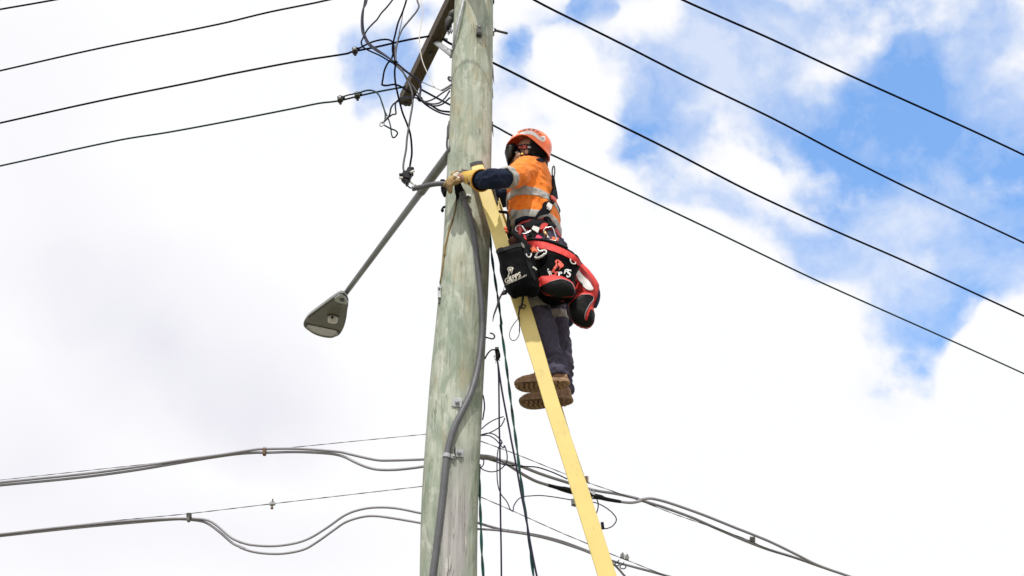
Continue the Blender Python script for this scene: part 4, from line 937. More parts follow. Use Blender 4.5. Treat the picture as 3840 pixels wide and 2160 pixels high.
fs, FS = build_stile('fly_stile', fly, Yf, Vector((0,0,0)))
build_stile('fly_stile', fly, Yf, RUNG*W_ + Vector((.03,0,0)), -1)
bs, BS = build_stile('base_stile', base, Yb, Vector((0,0,0)), 1, 4.3)
build_stile('base_stile', base, Yb, RUNG*(W_+.07), -1, 4.3)
for sh in (Vector(), RUNG*(W_-.028)):
    a, b = FS[0]; w = (b-a).normalized(); d = (FS[0][0]-FS[1][0]).normalized(); g = G(); n0 = RUNG
    V = []
    for (q, s_) in ((a-w*.002, -1), (a.lerp(b,.33)+d*.006, 0), (a.lerp(b,.66)+d*.006, 0), (b+w*.002, 1)): V.append(q + sh)
    top = [v - n0*.007 for v in V]; bk = [v + n0*.034 for v in V]; up = d*.012
    lo = [v - d*.012 for v in top]; lob = [v - d*.012 for v in bk]; hi = [v + up for v in top]; hib = [v + up for v in bk]
    g.add(lo + hi + hib + lob, [(0,1,5,4),(1,2,6,5),(2,3,7,6),(4,5,9,8),(5,6,10,9),(6,7,11,10),(8,9,13,12),(9,10,14,13),(10,11,15,14),(0,4,8,12),(3,15,11,7),(0,12,13,1),(1,13,14,2),(2,14,15,3)])
    mk('end_cap', g.v, g.f, 'rubber', LAD, smooth=False)
# rungs
def stile_mid(Sx, v, rows):
    for i in range(len(rows)-1):
        if rows[i][1] <= v <= rows[i+1][1]:
            t = (v-rows[i][1])/(rows[i+1][1]-rows[i][1]); return (Sx[i][0].lerp(Sx[i+1][0], t) + Sx[i][1].lerp(Sx[i+1][1], t))/2
    return (Sx[-1][0]+Sx[-1][1])/2
RB = stile_mid(BS, 947, base)   # the rung he stands on
sd = (BS[-1][0]-BS[1][0]).normalized()
for k in range(-1, 13):
    c = RB + sd*.30*k
    if c.z < .15: continue
    g = G(); tube(g, [c, c + RUNG*(W_+.07)], .015, 12); mk('rung', g.v, g.f, 'grp_edge', LAD)
fd = (FS[2][0]-FS[0][0]).normalized(); fm = stile_mid(FS, 545, fly)
for k in range(0, 2):
    c = fm + fd*.30*k; g = G(); tube(g, [c, c + RUNG*W_], .015, 12); mk('rung', g.v, g.f, 'grp_edge', LAD)
# pole lashing strap / chain beside the stile
g = G(); CH = catmull([PY('B',585,760,7.0), PY('B',605,850,7.0), PY('B',625,905,6.98)], 8)
for i, p in enumerate(CH):
    a = Vector((.008,0,.002)) if i % 2 else Vector((.001,.008,0)); tube(g, [p + a*math.cos(t*.785) + Vector((0,0,.011))*math.sin(t*.785) for t in range(8)], .0025, 5, closed=True)
tag(mk('chain', g.v, g.f, 'steel_dark'), 'short dark chain hanging behind the top of the ladder', 'chain')
# cord with knot hanging on the stile
g = G(); cy = 6.735
tube(g, catmull([PY('C',640,955,cy), PY('C',632,1000,cy), PY('C',625,1060,cy), PY('C',610,1100,cy)], 4), smoothr([.008,.007,.006,.004], 4), 8, flat=(Vector((0,1,0)), .5))
tube(g, catmull([PY('C',x,y,cy-.003) for x, y in ((612,1098),(640,1080),(662,1092),(655,1118),(632,1122),(622,1105))], 4), .0032, 6)
ball(g, PY('C',605,1108,cy), Vector((.011,0,0)), Vector((0,.008,0)), Vector((0,0,.010)))
tube(g, catmull([PY('C',x,y,cy-.002) for x, y in ((600,1112),(585,1150),(580,1220),(590,1250),(592,1330),(590,1400)) ], 4), .0026, 6)
tube(g, catmull([PY('D',x,y,cy-.004) for x, y in ((508,235),(492,262),(485,300),(472,350),(440,390),(405,445),(390,500),(400,545),(428,562),(460,545),(485,495),(488,420),(488,330))], 5), .0022, 6)
tag(mk('knotted_cord', g.v, g.f, 'lace'), 'thin dark cord with a knot and loop hanging over the ladder below the black bag', 'cord')

# ================================================================ PERSON
PC = 6.99
foot = RB + RUNG*.2 + Vector((.04,0,.03))
MAN = thing('person', 'person in orange shirt and helmet on the ladder, gloved hand on a cable', 'person', foot)
def sec(fr, xl, xr, y, Y, hd, yr=None):
    l = PY(fr, xl, y, Y); r = PY(fr, xr, yr if yr is not None else y, Y); return ((l+r)/2, (r-l)/2, RUNG*hd)
torso = [sec('B',990,1118,455,PC,.055,475), sec('B',960,1140,505,PC,.085,520), sec('B',900,1165,560,PC,.140), sec('B',850,1185,620,PC,.178), sec('B',790,1200,690,PC,.198), sec('B',745,1214,760,PC,.200), sec('B',735,1238,850,PC,.192), sec('B',740,1258,950,PC,.186), sec('B',755,1270,1050,PC,.182), sec('B',775,1276,1130,PC,.178), sec('B',790,1276,1215,PC,.172)]
def folds(v, a=.006, s=1.0):
    n1 = noise.noise(Vector((v.x*9, v.y*7, v.z*13))*s); n2 = noise.noise(Vector((v.x*16+v.z*14, v.y*10, v.z*20-v.x*16))*s+Vector((3,3,3)))
    return a*(1.0*n1 + (1-abs(n2)*3.2)*.45)
sh = PY('B', 935, 590, 6.87); el = PY('B', 590, 655, 6.56); wr_ = PY('B', 400, 655, 6.65)
arm_pts = [PY('B',1010,560,6.95), PY('B',930,562,6.85), PY('B',845,598,6.76), PY('B',745,630,6.67), PY('B',640,640,6.60), PY('B',560,650,6.58), PY('B',480,660,6.61), wr_]
arm_rad = [.085,.082,.070,.0595,.0565,.0575,.052,.046]
fsh = PY('B', 900, 640, 7.16); farm = [PY('B',980,640,7.10), fsh, PY('B',800,760,7.20), PY('B',690,840,7.24), PY('B',600,800,7.27), PY('B',540,760,7.28)]
farm_rad = [.08,.074,.060,.056,.052,.046]
g = G(); loft(g, torso); limb(g, arm_pts[:7], arm_rad[:7]); limb(g, farm[:4], farm_rad[:4])
# a loose fold at the front of the shirt
limb(g, [PY('B',880,850,6.84), PY('B',820,920,6.83), PY('B',780,1010,6.84), PY('B',768,1050,6.86)], [.020,.018,.012,.006])
V, F = remesh(g, .0065, 3, lambda v: folds(v, .0105))
TT = bvh(V, F); SHV, SHF = V, F
# split the shirt: orange body, navy sleeve ends
def cut(V, F, planes, keep=None, off=0.0):
    me = bpy.data.meshes.new('c'); me.from_pydata([tuple(v) for v in V], [], F); bm = bmesh.new(); bm.from_mesh(me); bpy.data.meshes.remove(me)
    bmesh.ops.recalc_face_normals(bm, faces=bm.faces)
    if keep:
        bmesh.ops.delete(bm, geom=[f for f in bm.faces if not keep(f.calc_center_median())], context='FACES')
    for co, no in planes:   # keeps the side the normal points to
        bmesh.ops.bisect_plane(bm, geom=bm.verts[:]+bm.edges[:]+bm.faces[:], plane_co=co, plane_no=no, clear_inner=True)
    bm.normal_update()
    if off:
        mv = [(v, v.co + v.normal*off) for v in bm.verts]
        for v, c in mv: v.co = c
    bm.verts.index_update(); V2 = [v.co.copy() for v in bm.verts]; N2 = [v.normal.copy() for v in bm.verts]; F2 = [tuple(v.index for v in f.verts) for f in bm.faces]; bm.free(); return V2, N2, F2
def band(name, V, F, planes, m, parent, keep=None, off=.0025, th=.003, label=None):
    V2, N2, F2 = cut(V, F, planes, keep, off)
    V2, F2 = shell2(V2, N2, F2, th); return mk(name, V2, F2, m, parent, label=label)
adn = (PY('B',745,672,6.67) - PY('B',845,608,6.76)).normalized()   # down the arm
pa = arm_pts[3].lerp(arm_pts[4], .22)
fdn = (farm[3]-farm[1]).normalized(); pf = farm[2]
axd = lambda p, P: min((p - P[i].lerp(P[i+1], max(0, min(1, (p-P[i]).dot(P[i+1]-P[i])/(P[i+1]-P[i]).length_squared)))).length for i in range(len(P)-1))
isarm = lambda p: p.y < 6.783 and axd(p, arm_pts[1:6]) < .088 and (p - pa).dot(adn) > -.07
isfar = lambda p: p.y > 7.06 and (p - pf).dot(fdn) > -.03 and p.x < PY('B', 820, 700, 7.1).x
# orange part
def keep_orange(p): return not ((axd(p, arm_pts[3:7]) < .085 and (p-pa).dot(adn) > 0 and p.y < 6.84) or (isfar(p) and (p-pf).dot(fdn) > 0))
V2, N2, F2 = cut(SHV, SHF, [], keep_orange); SHIRT = mk('shirt', V2, F2, 'orange', MAN)
V2, N2, F2 = cut(SHV, SHF, [], lambda p: not keep_orange(p)); 
band('reflective_stripe', SHV, SHF, [(pa - adn*.026, adn), (pa + adn*.030, -adn)], 'reflect', SHIRT, isarm, off=.006, th=.008)
# sleeves (full navy lower sleeve, slightly proud under the band)
g = G(); limb(g, [arm_pts[3].lerp(arm_pts[4], .15)] + arm_pts[4:], [arm_rad[3]*.93, arm_rad[4]*.99] + [r*1.02 for r in arm_rad[5:]]); V, F = remesh(g, .0055, 2, lambda v: folds(v, .0075, 1.5)); mk('sleeve', V, F, 'navy', MAN)
g = G(); limb(g, farm[2:], [r*1.02 for r in farm_rad[2:]]); V, F = remesh(g, .006, 2, lambda v: folds(v, .006, 1.5)); mk('sleeve', V, F, 'navy', MAN)
# horizontal bands round the chest and the waist
istor = lambda p: not isfar(p) and p.y > 6.779
zc = PY('B', 1000, 755, 6.80).z
band('reflective_stripe', SHV, SHF, [(Vector((0,0,zc-.026)), Vector((.05,0,1))), (Vector((0,0,zc+.024)), Vector((-.05,0,-1)))], 'reflect', SHIRT, istor)
zc2 = PY('B', 980, 998, 6.82).z
band('reflective_stripe', SHV, SHF, [(Vector((0,0,zc2-.026)), Vector((.05,0,1))), (Vector((0,0,zc2+.024)), Vector((-.05,0,-1)))], 'reflect', SHIRT, istor)
# upright stripes, front and back, below the chest band
xa = PY('B', 790, 1090, 6.85).x; xb = PY('B', 1222, 1100, 6.9).x
band('reflective_stripe', SHV, SHF, [(Vector((xa-.018,0,0)), Vector((1,0,0))), (Vector((xa+.020,0,0)), Vector((-1,0,0))), (Vector((0,0,zc2-.02)), Vector((0,0,-1)))], 'reflect', SHIRT, istor, off=.002)
band('reflective_stripe', SHV, SHF, [(Vector((xb-.024,0,0)), Vector((1,0,0))), (Vector((xb+.024,0,0)), Vector((-1,0,0))), (Vector((0,0,zc2-.02)), Vector((0,0,-1)))], 'reflect', SHIRT, istor, off=.002)
patch('collar', 'B', [(1030,436),(1060,432),(1095,448),(1115,468),(1090,470),(1050,455)], TT, M['navy'], SHIRT, off=.005, th=.008, step=4)
patch('shirt_tail', 'B', [(812,1085),(830,1062),(880,1040),(930,1030),(1010,1040),(1020,1075),(960,1065),(900,1095),(860,1135),(815,1150)], TT, M['navy'], SHIRT, off=.004, th=.006, step=5)

# ---- trousers
g = G()
loft(g, [sec('T',1294,1402,588,PC,.140), sec('T',1290,1411,602,PC,.158), sec('T',1290,1424,622,PC,.172), sec('T',1300,1432,650,PC,.180), sec('T',1318,1430,680,PC,.175)])
nl = [PY('T',1372,650,6.90), PY('T',1358,700,6.87), PY('D',650,180,6.85), PY('D',690,320,6.86), PY('D',735,450,6.88), PY('D',775,600,6.90), PY('D',812,720,6.895), PY('D',842,800,6.89), PY('D',858,885,6.89), PY('D',864,925,6.89)]
nlr = [.105,.092,.066,.062,.062,.057,.054,.058,.062,.061]
fl_ = [PY('T',1390,655,7.10), PY('T',1388,720,7.12), PY('D',838,310,7.12), PY('D',862,430,7.13), PY('D',878,600,7.14), PY('D',895,760,7.14), PY('D',902,900,7.14), PY('D',908,1010,7.14), PY('D',912,1070,7.14)]
flr = [.10,.085,.062,.060,.062,.060,.056,.058,.057]
def leg(g, pts, rad):
    P = catmull(pts, 5); R = smoothr(rad, 5); a = (P[0]-P[1]).normalized()
    tube(g, [P[0]+a*R[0]*.9, P[0]+a*R[0]*.6] + P, [R[0]*.4, R[0]*.8] + R, 20)
leg(g, nl, nlr); leg(g, fl_, flr)
def tf(v):
    low = max(0.0, 1 - abs(v.z - PY('D',840,770,6.9).z)/.14)
    f = folds(v, .010, 1.1) + .007*low*math.sin(v.z*120 + 7*noise.noise(v*9)) + .004*max(0, noise.noise(Vector((v.x*22+v.z*26, v.y*14, v.z*24-v.x*18)))) 
    return f + .004*max(0, noise.noise(Vector((v.x*30, v.y*20, v.z*5))))
V, F = remesh(g, .0065, 2, tf); TRO = mk('trousers', V, F, 'trouser', MAN); TRV, TRF = V, F; TR = bvh(V, F)
ld = (nl[3]-nl[2]).normalized(); kp = PY('D', 662, 226, 6.86)
band('reflective_stripe', TRV, TRF, [(kp - ld*.030, ld), (kp + ld*.026, -ld)], 'reflect_old', TRO, lambda p: p.y < 7.0 and p.z < kp.z+.12 and p.x < PY('D',775,200,6.9).x)
ld2 = (fl_[3]-fl_[2]).normalized(); kp2 = PY('D', 842, 330, 7.12)
band('reflective_stripe', TRV, TRF, [(kp2 - ld2*.026, ld2), (kp2 + ld2*.026, -ld2)], 'reflect_old', TRO, lambda p: p.y > 7.0 or p.x > PY('D',775,300,6.95).x)
patch('knee_pocket', 'D', [(640,470),(700,500),(722,520),(700,600),(660,585)], TR, M['trouser'], TRO, off=.004, th=.006, step=5)

# ---- boots
def boot(org, fwd, side, lab):
    """org = centre of the sole underside"""
    up = (Vector((0,0,1)) + RUNG*.36).normalized(); side = (RUNG - Vector((0,0,.36))).normalized(); L2 = .152
    def q(x, y, z): return org + fwd*x + side*y + up*z
    g = G(); secs_ = []
    for x, hw_, zt_ in ((-.140,.030,.075),(-.125,.036,.105),(-.09,.038,.11),(-.05,.038,.105),(-.01,.040,.092),(.03,.045,.078),(.07,.049,.062),(.105,.047,.054),(.132,.036,.046),(.145,.020,.038)):
        zb = .018; secs_.append((q(x, 0, (zt_+zb)/2), side*hw_, up*(zt_-zb)/2))
    loft(g, secs_, 20, 3, 2.6)
    tube(g, [q(-.085,0,.06), q(-.088,0,.09), q(-.088,0,.12)], [.036,.036,.034], 18)
    V, F = remesh(g, .005, 2, lambda v: .002*noise.noise(v*40)+.0015*noise.noise(v*80)); b = mk('boot', V, F, 'boot', MAN, label=lab)
    pts = []
    for k in range(40):
        a = 2*math.pi*k/40; x = L2*math.cos(a); hw_ = .042 + .012*max(0, math.cos(a*1.0)) + .0; y = hw_*math.copysign(abs(math.sin(a))**.7, math.sin(a)) * (1 - .16*math.exp(-((x+.03)/.05)**2)); pts.append((x, y))
    V = []; F = []
    for zz, s_ in ((.026,.98),(.012,1.01),(.003,.99),(0,.95)):
        for x, y in pts: V.append(q(x*s_, y*s_, zz + .018*max(0, (x-.08)/.07)**2 + (.010 if -.02 > x > -.06 and zz < .01 else 0)))
    for i in range(3):
        for k in range(40): l = (k+1) % 40; F.append((i*40+k, i*40+l, (i+1)*40+l, (i+1)*40+k))
    F.append(tuple(range(40))); F.append(tuple(reversed(range(120, 160))))
    mk('sole', V, F, 'sole', b, smooth=False)
    g = G()
    for row in range(11):
        x = -.13 + row*.026
        for y in (-.020, .0, .020):
            hw_ = .026 if abs(x) < .11 else 0
            if abs(y) > hw_: continue
            c = q(x + (.006 if y == 0 else 0), y, -.001 + .018*max(0, (x-.08)/.07)**2); box(g, c, (fwd*.9+side*.3*(1 if y > 0 else -1))*.008, side*.010, up*.0030)
    mk('tread', g.v, g.f, 'sole', b, smooth=False)
    g = G()
    for i in range(4):
        tube(g, catmull([q(-.0+.02*i, -.03, .105-.012*i), q(.005+.02*i, 0, .113-.012*i), q(-.0+.02*i, .03, .105-.012*i)], 4), .0025, 6)
    mk('laces', g.v, g.f, 'lace', b)
nb = PY('D', 704, 1004, 6.885); fb = PY('D', 742, 1122, 7.11)
zr = RB.z + .016
boot(Vector((nb.x, nb.y, nb.z)), FWD, RUNG, 'brown boot nearer the camera, toe to the left')
boot(Vector((fb.x, fb.y, nb.z + .004)), FWD, RUNG, 'brown boot farther from the camera, on the same rung')

# ---- body: one continuous skin surface under the clothes
HO = PY('P', 770, 850, 6.915) + RUNG*.075          # between the ears
HUP = (Vector((0,0,1)) - FWD*.16).normalized(); HF = (FWD + Vector((0,0,.16))).normalized(); HS = -RUNG
def hp(f, s, u): return HO + HF*f + HS*s + HUP*u
g = G()
ball(g, hp(-.008,0,.058), HF*.096, HS*.076, HUP*.092, 20, 14)          # skull
ball(g, hp(.030,0,-.030), HF*.062, HS*.058, HUP*.085, 18, 12)          # face and jaw
ball(g, hp(.066,0,-.088), HF*.026, HS*.026, HUP*.022)                  # chin
ball(g, hp(.095,0,-.020), HF*.020, HS*.013, HUP*.026)                  # nose
for s_ in (-1, 1):
    ball(g, hp(-.004, s_*.074, .002), HF*.016, HS*.010, HUP*.030)      # ears
    ball(g, hp(.048, s_*.040, -.018), HF*.026, HS*.022, HUP*.026)
limb(g, [hp(-.030,0,-.02), hp(-.045,0,-.09), torso[1][0]], [.058,.056,.062])
loft(g, [(c, a*.80, b*.85) for c, a, b in torso[1:]])
limb(g, arm_pts, [r*.72 for r in arm_rad]); limb(g, farm, [r*.72 for r in farm_rad])
limb(g, [wr_, PY('U',700,520,6.74)], [.030,.024])
loft(g, [(c, a*.8, b*.85) for c, a, b in (sec('T',1290,1406,572,PC,.150), sec('T',1288,1424,618,PC,.175), sec('T',1318,1430,680,PC,.175))])
limb(g, nl, [r*.75 for r in nlr]); limb(g, fl_, [r*.75 for r in flr])
V, F = remesh(g, .005, 2, lambda v: .0008*noise.noise(v*60)); BODY = mk('body', V, F, 'skin', MAN); HB = bvh(V, F)
for s_ in (-1, 1):
    g = G(); ball(g, hp(.073, s_*.027, .016), HF*.009, HS*.009, HUP*.008); mk('eye', g.v, g.f, 'print_white', MAN)
g = G(); tube(g, [hp(.086,-.022,-.058), hp(.094,0,-.058), hp(.086,.022,-.058)], .006, 8); mk('mouth', g.v, g.f, mat('lip', (.30,.10,.08), .5), MAN)
# hair at the back of the head
V2, N2, F2 = cut(V, F, [(hp(-.01,0,0), -HF), (hp(0,0,-.035), HUP)], None, .004); V2, F2 = shell2(V2, N2, F2, .004); mk('hair', V2, F2, 'hair', MAN)

# ---- helmet
HC = hp(.010, 0, .068)
hel_up = (HUP - HF*.02).normalized(); hel_f = HF
def helm(t, th, grow=0.0):
    """t 0..1 crown to rim, th around (0 = front)"""
    ct, st = math.cos(th), math.sin(th)
    rim = .014 + .030*math.exp(-((abs(th)-1.40)/.60)**2) - .085*(0.5-0.5*ct)**1.6 - .006*ct
    if ct > 0: rim -= .018*ct
    a = .130 if ct > 0 else .138; b = .115; cz = .124
    zz = 1 - t; z = cz - (cz - rim)*t**1.25*1.0
    # radial profile: dome above, nearly straight below the equator
    k = max(0.0, min(1.0, z/cz)); rad = math.sqrt(max(0.0, 1 - k**2.15)) if z > 0 else 1.0
    if z <= 0: rad = 1.0 + .03*(z/.07)
    if t > .86: rad *= 1 + (.035 + .05*max(0, ct))*((t-.86)/.14)**1.5
    ridge = 1 + .018*math.exp(-((abs(th)-.0)/.25)**2)*(1-t)
    return HC + hel_f*(a*rad*ct*(1+grow)) + HS*(b*rad*st*(1+grow)) + hel_up*(z*(1+grow)*ridge)
NT, NR = 72, 34; V = []; F = []
for i in range(NR+1):
    t = (i/NR)**.8
    for k in range(NT):
        th = -math.pi + 2*math.pi*k/NT; V.append(helm(max(t, .002), th))
for i in range(NR):
    for k in range(NT): l = (k+1) % NT; F.append((i*NT+k, (i+1)*NT+k, (i+1)*NT+l, i*NT+l))
F.append(tuple(range(NT)))
HT = bvh(V, F)
# inner wall
n0 = len(V); Vi = [HC + (v-HC)*.955 for v in V]; Fi = [tuple(n0 + j for j in reversed(f)) for f in F]
rimf = [(NR*NT+k, n0+NR*NT+k, n0+NR*NT+(k+1) % NT, NR*NT+(k+1) % NT) for k in range(NT)]
HEL = mk('helmet', V+Vi, F+Fi+rimf, 'helmet', MAN)
patch('reflective_sticker', 'P', [(545,330),(610,295),(700,262),(830,245),(930,262),(1020,310),(1090,375),(1150,440),(1195,500),(1300,560),(1280,580),(1200,560),(1110,500),(1030,430),(940,375),(850,352),(740,350),(640,362),(580,372)], HT, M['white_gloss'], HEL, off=.0015, th=.001, step=4)
patch('reflective_sticker', 'P', [(375,385),(400,345),(455,298),(500,312),(545,355),(530,375),(450,400),(370,425)], HT, M['white_gloss'], HEL, off=.0015, th=.001, step=4)
k_ = patch('size_sticker', 'P', [(1160,432),(1235,415),(1300,420),(1320,490),(1312,560),(1255,520),(1200,490)], HT, M['white_gloss'], HEL, off=.003, th=.001, step=4)
patch('sticker_print', 'P', [(1215,445),(1285,470),(1295,505),(1225,478)], HT, M['grey_print'], HEL, off=.0045, th=.001, step=3)
for pts in ([(800,188),(885,185),(845,225)],[(938,200),(1020,208),(965,245)],[(655,228),(740,195),(735,215),(670,240)],[(1060,245),(1140,285),(1080,290)],[(1150,345),(1170,332),(1205,370),(1160,360)],[(552,285),(600,252),(590,270)],[(415,500),(440,455),(432,515)],[(610,390),(645,425),(630,430)]):
    patch('vent', 'P', pts, HT, M['dark_print'], HEL, off=.0012, th=.001, step=3)
patch('lamp_clip', 'P', [(505,460),(560,445),(575,475),(530,495)], HT, M['yellow_pl'], HEL, off=.004, th=.004, step=3)
# head straps
STR = patch('chin_strap', 'P', [(455,725),(520,715),(560,800),(610,890),(650,960),(600,975),(560,910),(500,840)], HB, M['webbing'], MAN, off=.006, th=.003, step=4)
patch('rear_strap', 'P', [(690,990),(760,955),(870,932),(1030,935),(1100,940),(1210,1010),(1230,1100),(1170,1040),(1060,1015),(900,1010),(780,1020),(700,1035)], HB, M['webbing'], STR, off=.006, th=.003, step=4)
g = G(); q, n = surf(HB, *src('P', 635, 990)); tube(g, [q+n*.006, q+n*.014], .012, 16); mk('buckle', g.v, g.f, 'plastic_black', STR)
g = G(); tube(g, [q+n*.013, q+n*.017], .008, 14); mk('buckle_button', g.v, g.f, 'yellow_pl', STR)
patch('yellow_strap_end', 'P', [(545,1045),(600,1050),(650,1060),(600,1095),(555,1090)], HB, M['yellow_pl'], STR, off=.006, th=.003, step=3)
HBN = patch('headband', 'P', [(480,720),(560,690),(760,655),(900,690),(1050,730),(1120,800),(1080,870),(980,845),(880,815),(760,800),(620,815),(560,790)], HB, M['plastic_black'], MAN, off=.009, th=.004, step=4)
HNT = bvh([v.co + Vector(HBN.location) + wloc(MAN) for v in HBN.data.vertices], [tuple(p.vertices) for p in HBN.data.polygons])
textpatch('lettering', 'P', 'RO', (520,775), (75,-5), (5,-80), HNT, M['print_red'], HBN, off=.001)
textpatch('lettering', 'P', 'X', (640,782), (150,-12), (8,-140), HNT, M['print_red'], HBN, off=.0015)
textpatch('lettering', 'P', 'I', (775,765), (75,-5), (5,-80), HNT, M['print_red'], HBN, off=.001)
textpatch('lettering', 'P', 'SC', (815,760), (70,8), (0,-75), HNT, M['print_white'], HBN, off=.001)
patch('cradle', 'P', [(900,690),(960,610),(1100,690),(1300,790),(1370,850),(1310,900),(1290,1000),(1310,1130),(1240,1130),(1200,1030),(1110,960),(1030,930),(1040,880),(1010,820)], HB, M['webbing'], HEL, off=.012, th=.006, step=5)
# face shield mask
g = G()
def pillow(fr, pts, Y0, T, sx=0.0, step=10, dm=.05, rough=.004, sm=3, back=1.0, sy=0.0, rs=12):
    """closed cushion: outline traced, its own depth T to each side; sx, sy tilt the mid plane"""
    pl = srcpoly(fr, pts, sm); P, F = fillpoly(pl, step)
    c0 = PY('S', sum(p[0] for p in pl)/len(pl), sum(p[1] for p in pl)/len(pl), Y0); nrm = Vector((-sx, 1, -sy)).normalized()
    mp_ = mpp(c0); V = []; Bk = []
    for p in P:
        q = PPL('S', p[0], p[1], c0, nrm); d = polyd(p, pl)*mp_; t = min(1, d/dm); h = T*math.sqrt(max(0, 1-(1-t)**2))
        w = rough*(noise.noise(Vector((q.x*rs, q.z*rs, Y0*3))) + .5*(1-3*abs(noise.noise(Vector((q.x*rs*1.6+q.z*10, q.z*rs*.9, 5))))))*t
        V.append(q - nrm*(h + w)); Bk.append(q + nrm*h*back)
    FF = []
    for f in F:
        a, b, c = V[f[0]], V[f[1]], V[f[2]]; FF.append(f if (b-a).cross(c-a).dot(a-CAM) < 0 else tuple(reversed(f)))
    n = len(V); cnt = set()
    for f in FF:
        for i in range(3): cnt.add((f[i], f[(i+1) % 3]))
    out = FF + [tuple(i+n for i in reversed(f)) for f in FF] + [(b, a, a+n, b+n) for (a, b) in cnt if (b, a) not in cnt]
    return V+Bk, out
V, F = pillow('P', [(98,890),(130,800),(200,745),(290,712),(400,705),(470,740),(480,850),(470,960),(400,1040),(340,1140),(290,1200),(200,1255),(165,1180),(125,1030)], HO.y+.012, .062, step=4, dm=.030, rough=.002)
MASK = mk('face_mask', V, F, 'plastic_black', MAN); MT = bvh(V, F)
for i, (x0_, x1_, x2_) in enumerate(((150,170,225),(190,205,245),(235,245,262),(275,282,290))):
    patch('mask_rib', 'P', [(x0_,800-i*18),(x0_+16,795-i*18),(x1_+18,930),(x2_+10,1070-i*20),(x2_-6,1080-i*20),(x1_,940)], MT, M['steel_dark'], MASK, off=.002, th=.002, step=4)

# ---- near glove
GY = 6.745
glv = thing('glove', None, None, (0,0,0)); glv.parent = MAN; glv.location = PY('U',750,520,GY) - wloc(MAN); glv['label'] = 'near work glove with yellow rubber gauntlet, gripping the cable'
gl_axis = [PY('U',700,520,6.76), PY('U',770,515,6.745), PY('U',900,525,6.72), PY('U',1050,550,6.69), PY('U',1200,590,6.655), PY('U',1330,615,6.615)]
gr = [.0285,.027,.037,.046,.055,.0625]
g = G(); C_ = catmull(gl_axis, 5); R_ = smoothr(gr, 5); R_ = [r*(1+.0) for r in R_]
tube(g, C_, R_, 28, cap=False); Vg = g.v
Nn = []
for i in range(len(C_)):
    for k in range(28): Nn.append((g.v[i*28+k]-C_[i]).normalized())
V2, F2 = shell2([v + n*.003*noise.noise(v*25) for v, n in zip(g.v, Nn)], Nn, g.f, .003); mk('gauntlet', V2, F2, 'glove_yellow', glv)
ring = [g.v[(len(C_)-1)*28+k] for k in range(28)]; g = G(); tube(g, ring, .0042, 8, closed=True); mk('rolled_rim', g.v, g.f, 'glove_rim', glv)
GT = bvh(V2, F2); patch('cuff_mark', 'U', [(1070,465),(1140,320),(1215,308),(1180,370),(1110,470)], GT, mat('faded_red_print', (.45,.13,.05), .6), glv, off=.001, th=.001, step=4)
# hand: palm and five fingers
g = G()
HY = 6.775
limb(g, [PY('U',740,520,6.755), PY('U',650,505,6.765), PY('U',560,500,HY)], [.029,.031,.030]); 
loft(g, [(PY('U',700,520,6.76), PY('U',700,640,6.76)-PY('U',700,520,6.76), RUNG*.034), (PY('U',600,520,HY), PY('U',600,655,HY)-PY('U',600,520,HY), RUNG*.042), (PY('U',500,520,HY), PY('U',480,600,HY)-PY('U',500,520,HY), RUNG*.044), (PY('U',455,530,HY), PY('U',440,590,HY)-PY('U',455,530,HY), RUNG*.040)], 18)
fing = [([(500,520,6.745),(425,600,6.735),(400,720,6.737),(400,850,6.745),(392,960,6.76)], [.0145,.0135,.0125,.0125,.0105]),
        ([(490,520,6.765),(390,590,6.75),(345,710,6.752),(335,830,6.76),(352,915,6.775)], [.0145,.013,.012,.011,.0095]),
        ([(480,530,6.79),(370,590,6.775),(300,670,6.775),(255,735,6.78),(225,772,6.79)], [.014,.013,.012,.011,.009]),
        ([(500,560,6.81),(420,640,6.81),(380,720,6.82),(360,790,6.82)], [.013,.012,.011,.009]),
        ([(660,590,6.735),(590,650,6.72),(530,680,6.73),(490,720,6.755)], [.017,.015,.013,.011])]
for P_, R_ in fing: limb(g, [PY('U', x, y, Y) for x, y, Y in P_], [r*1.12 for r in R_], 5, 12)
V, F = remesh(g, .0032, 1, lambda v: .0022*noise.noise(v*70) + .0012*noise.noise(v*140)); HND = mk('hand', V, F, 'glove_tan', glv)
GH = bvh(V, F)
patch('knuckle_panel', 'U', [(470,455),(520,400),(600,375),(690,385),(715,470),(720,560),(640,545),(560,500),(510,480)], GH, M['glove_white'], glv, off=.002, th=.003, step=4)
g = G(); c = PY('U',735,515,6.752); ax = (gl_axis[1]-gl_axis[0]).normalized(); tube(g, [c-ax*.006, c, c+ax*.006], [.031,.032,.031], 24); mk('wrist_strap', g.v, g.f, 'plastic_black', glv)
g = G()
for i in range(10):
    a = PY('U', 700+random.uniform(-30,60), 370+random.uniform(-10,30), 6.735); tube(g, catmull([a, a+Vector((random.uniform(-.02,.006),0,random.uniform(.0,.012))), a+Vector((random.uniform(-.03,.0),0,random.uniform(-.002,.014)))], 3), [.0025,.0022,.002,.0018,.0014,.001,.0006], 5)
tube(g, catmull([PY('U',740,290,6.76), PY('U',800,300,6.755), PY('U',870,320,6.75), PY('U',930,330,6.75)], 4), smoothr([.005,.008,.009,.008], 4), 8)
mk('frayed_strap_end', g.v, g.f, mat('frayed_grey', (.35,.33,.30), .9, col2=(.08,.08,.08), vscale=60), glv)
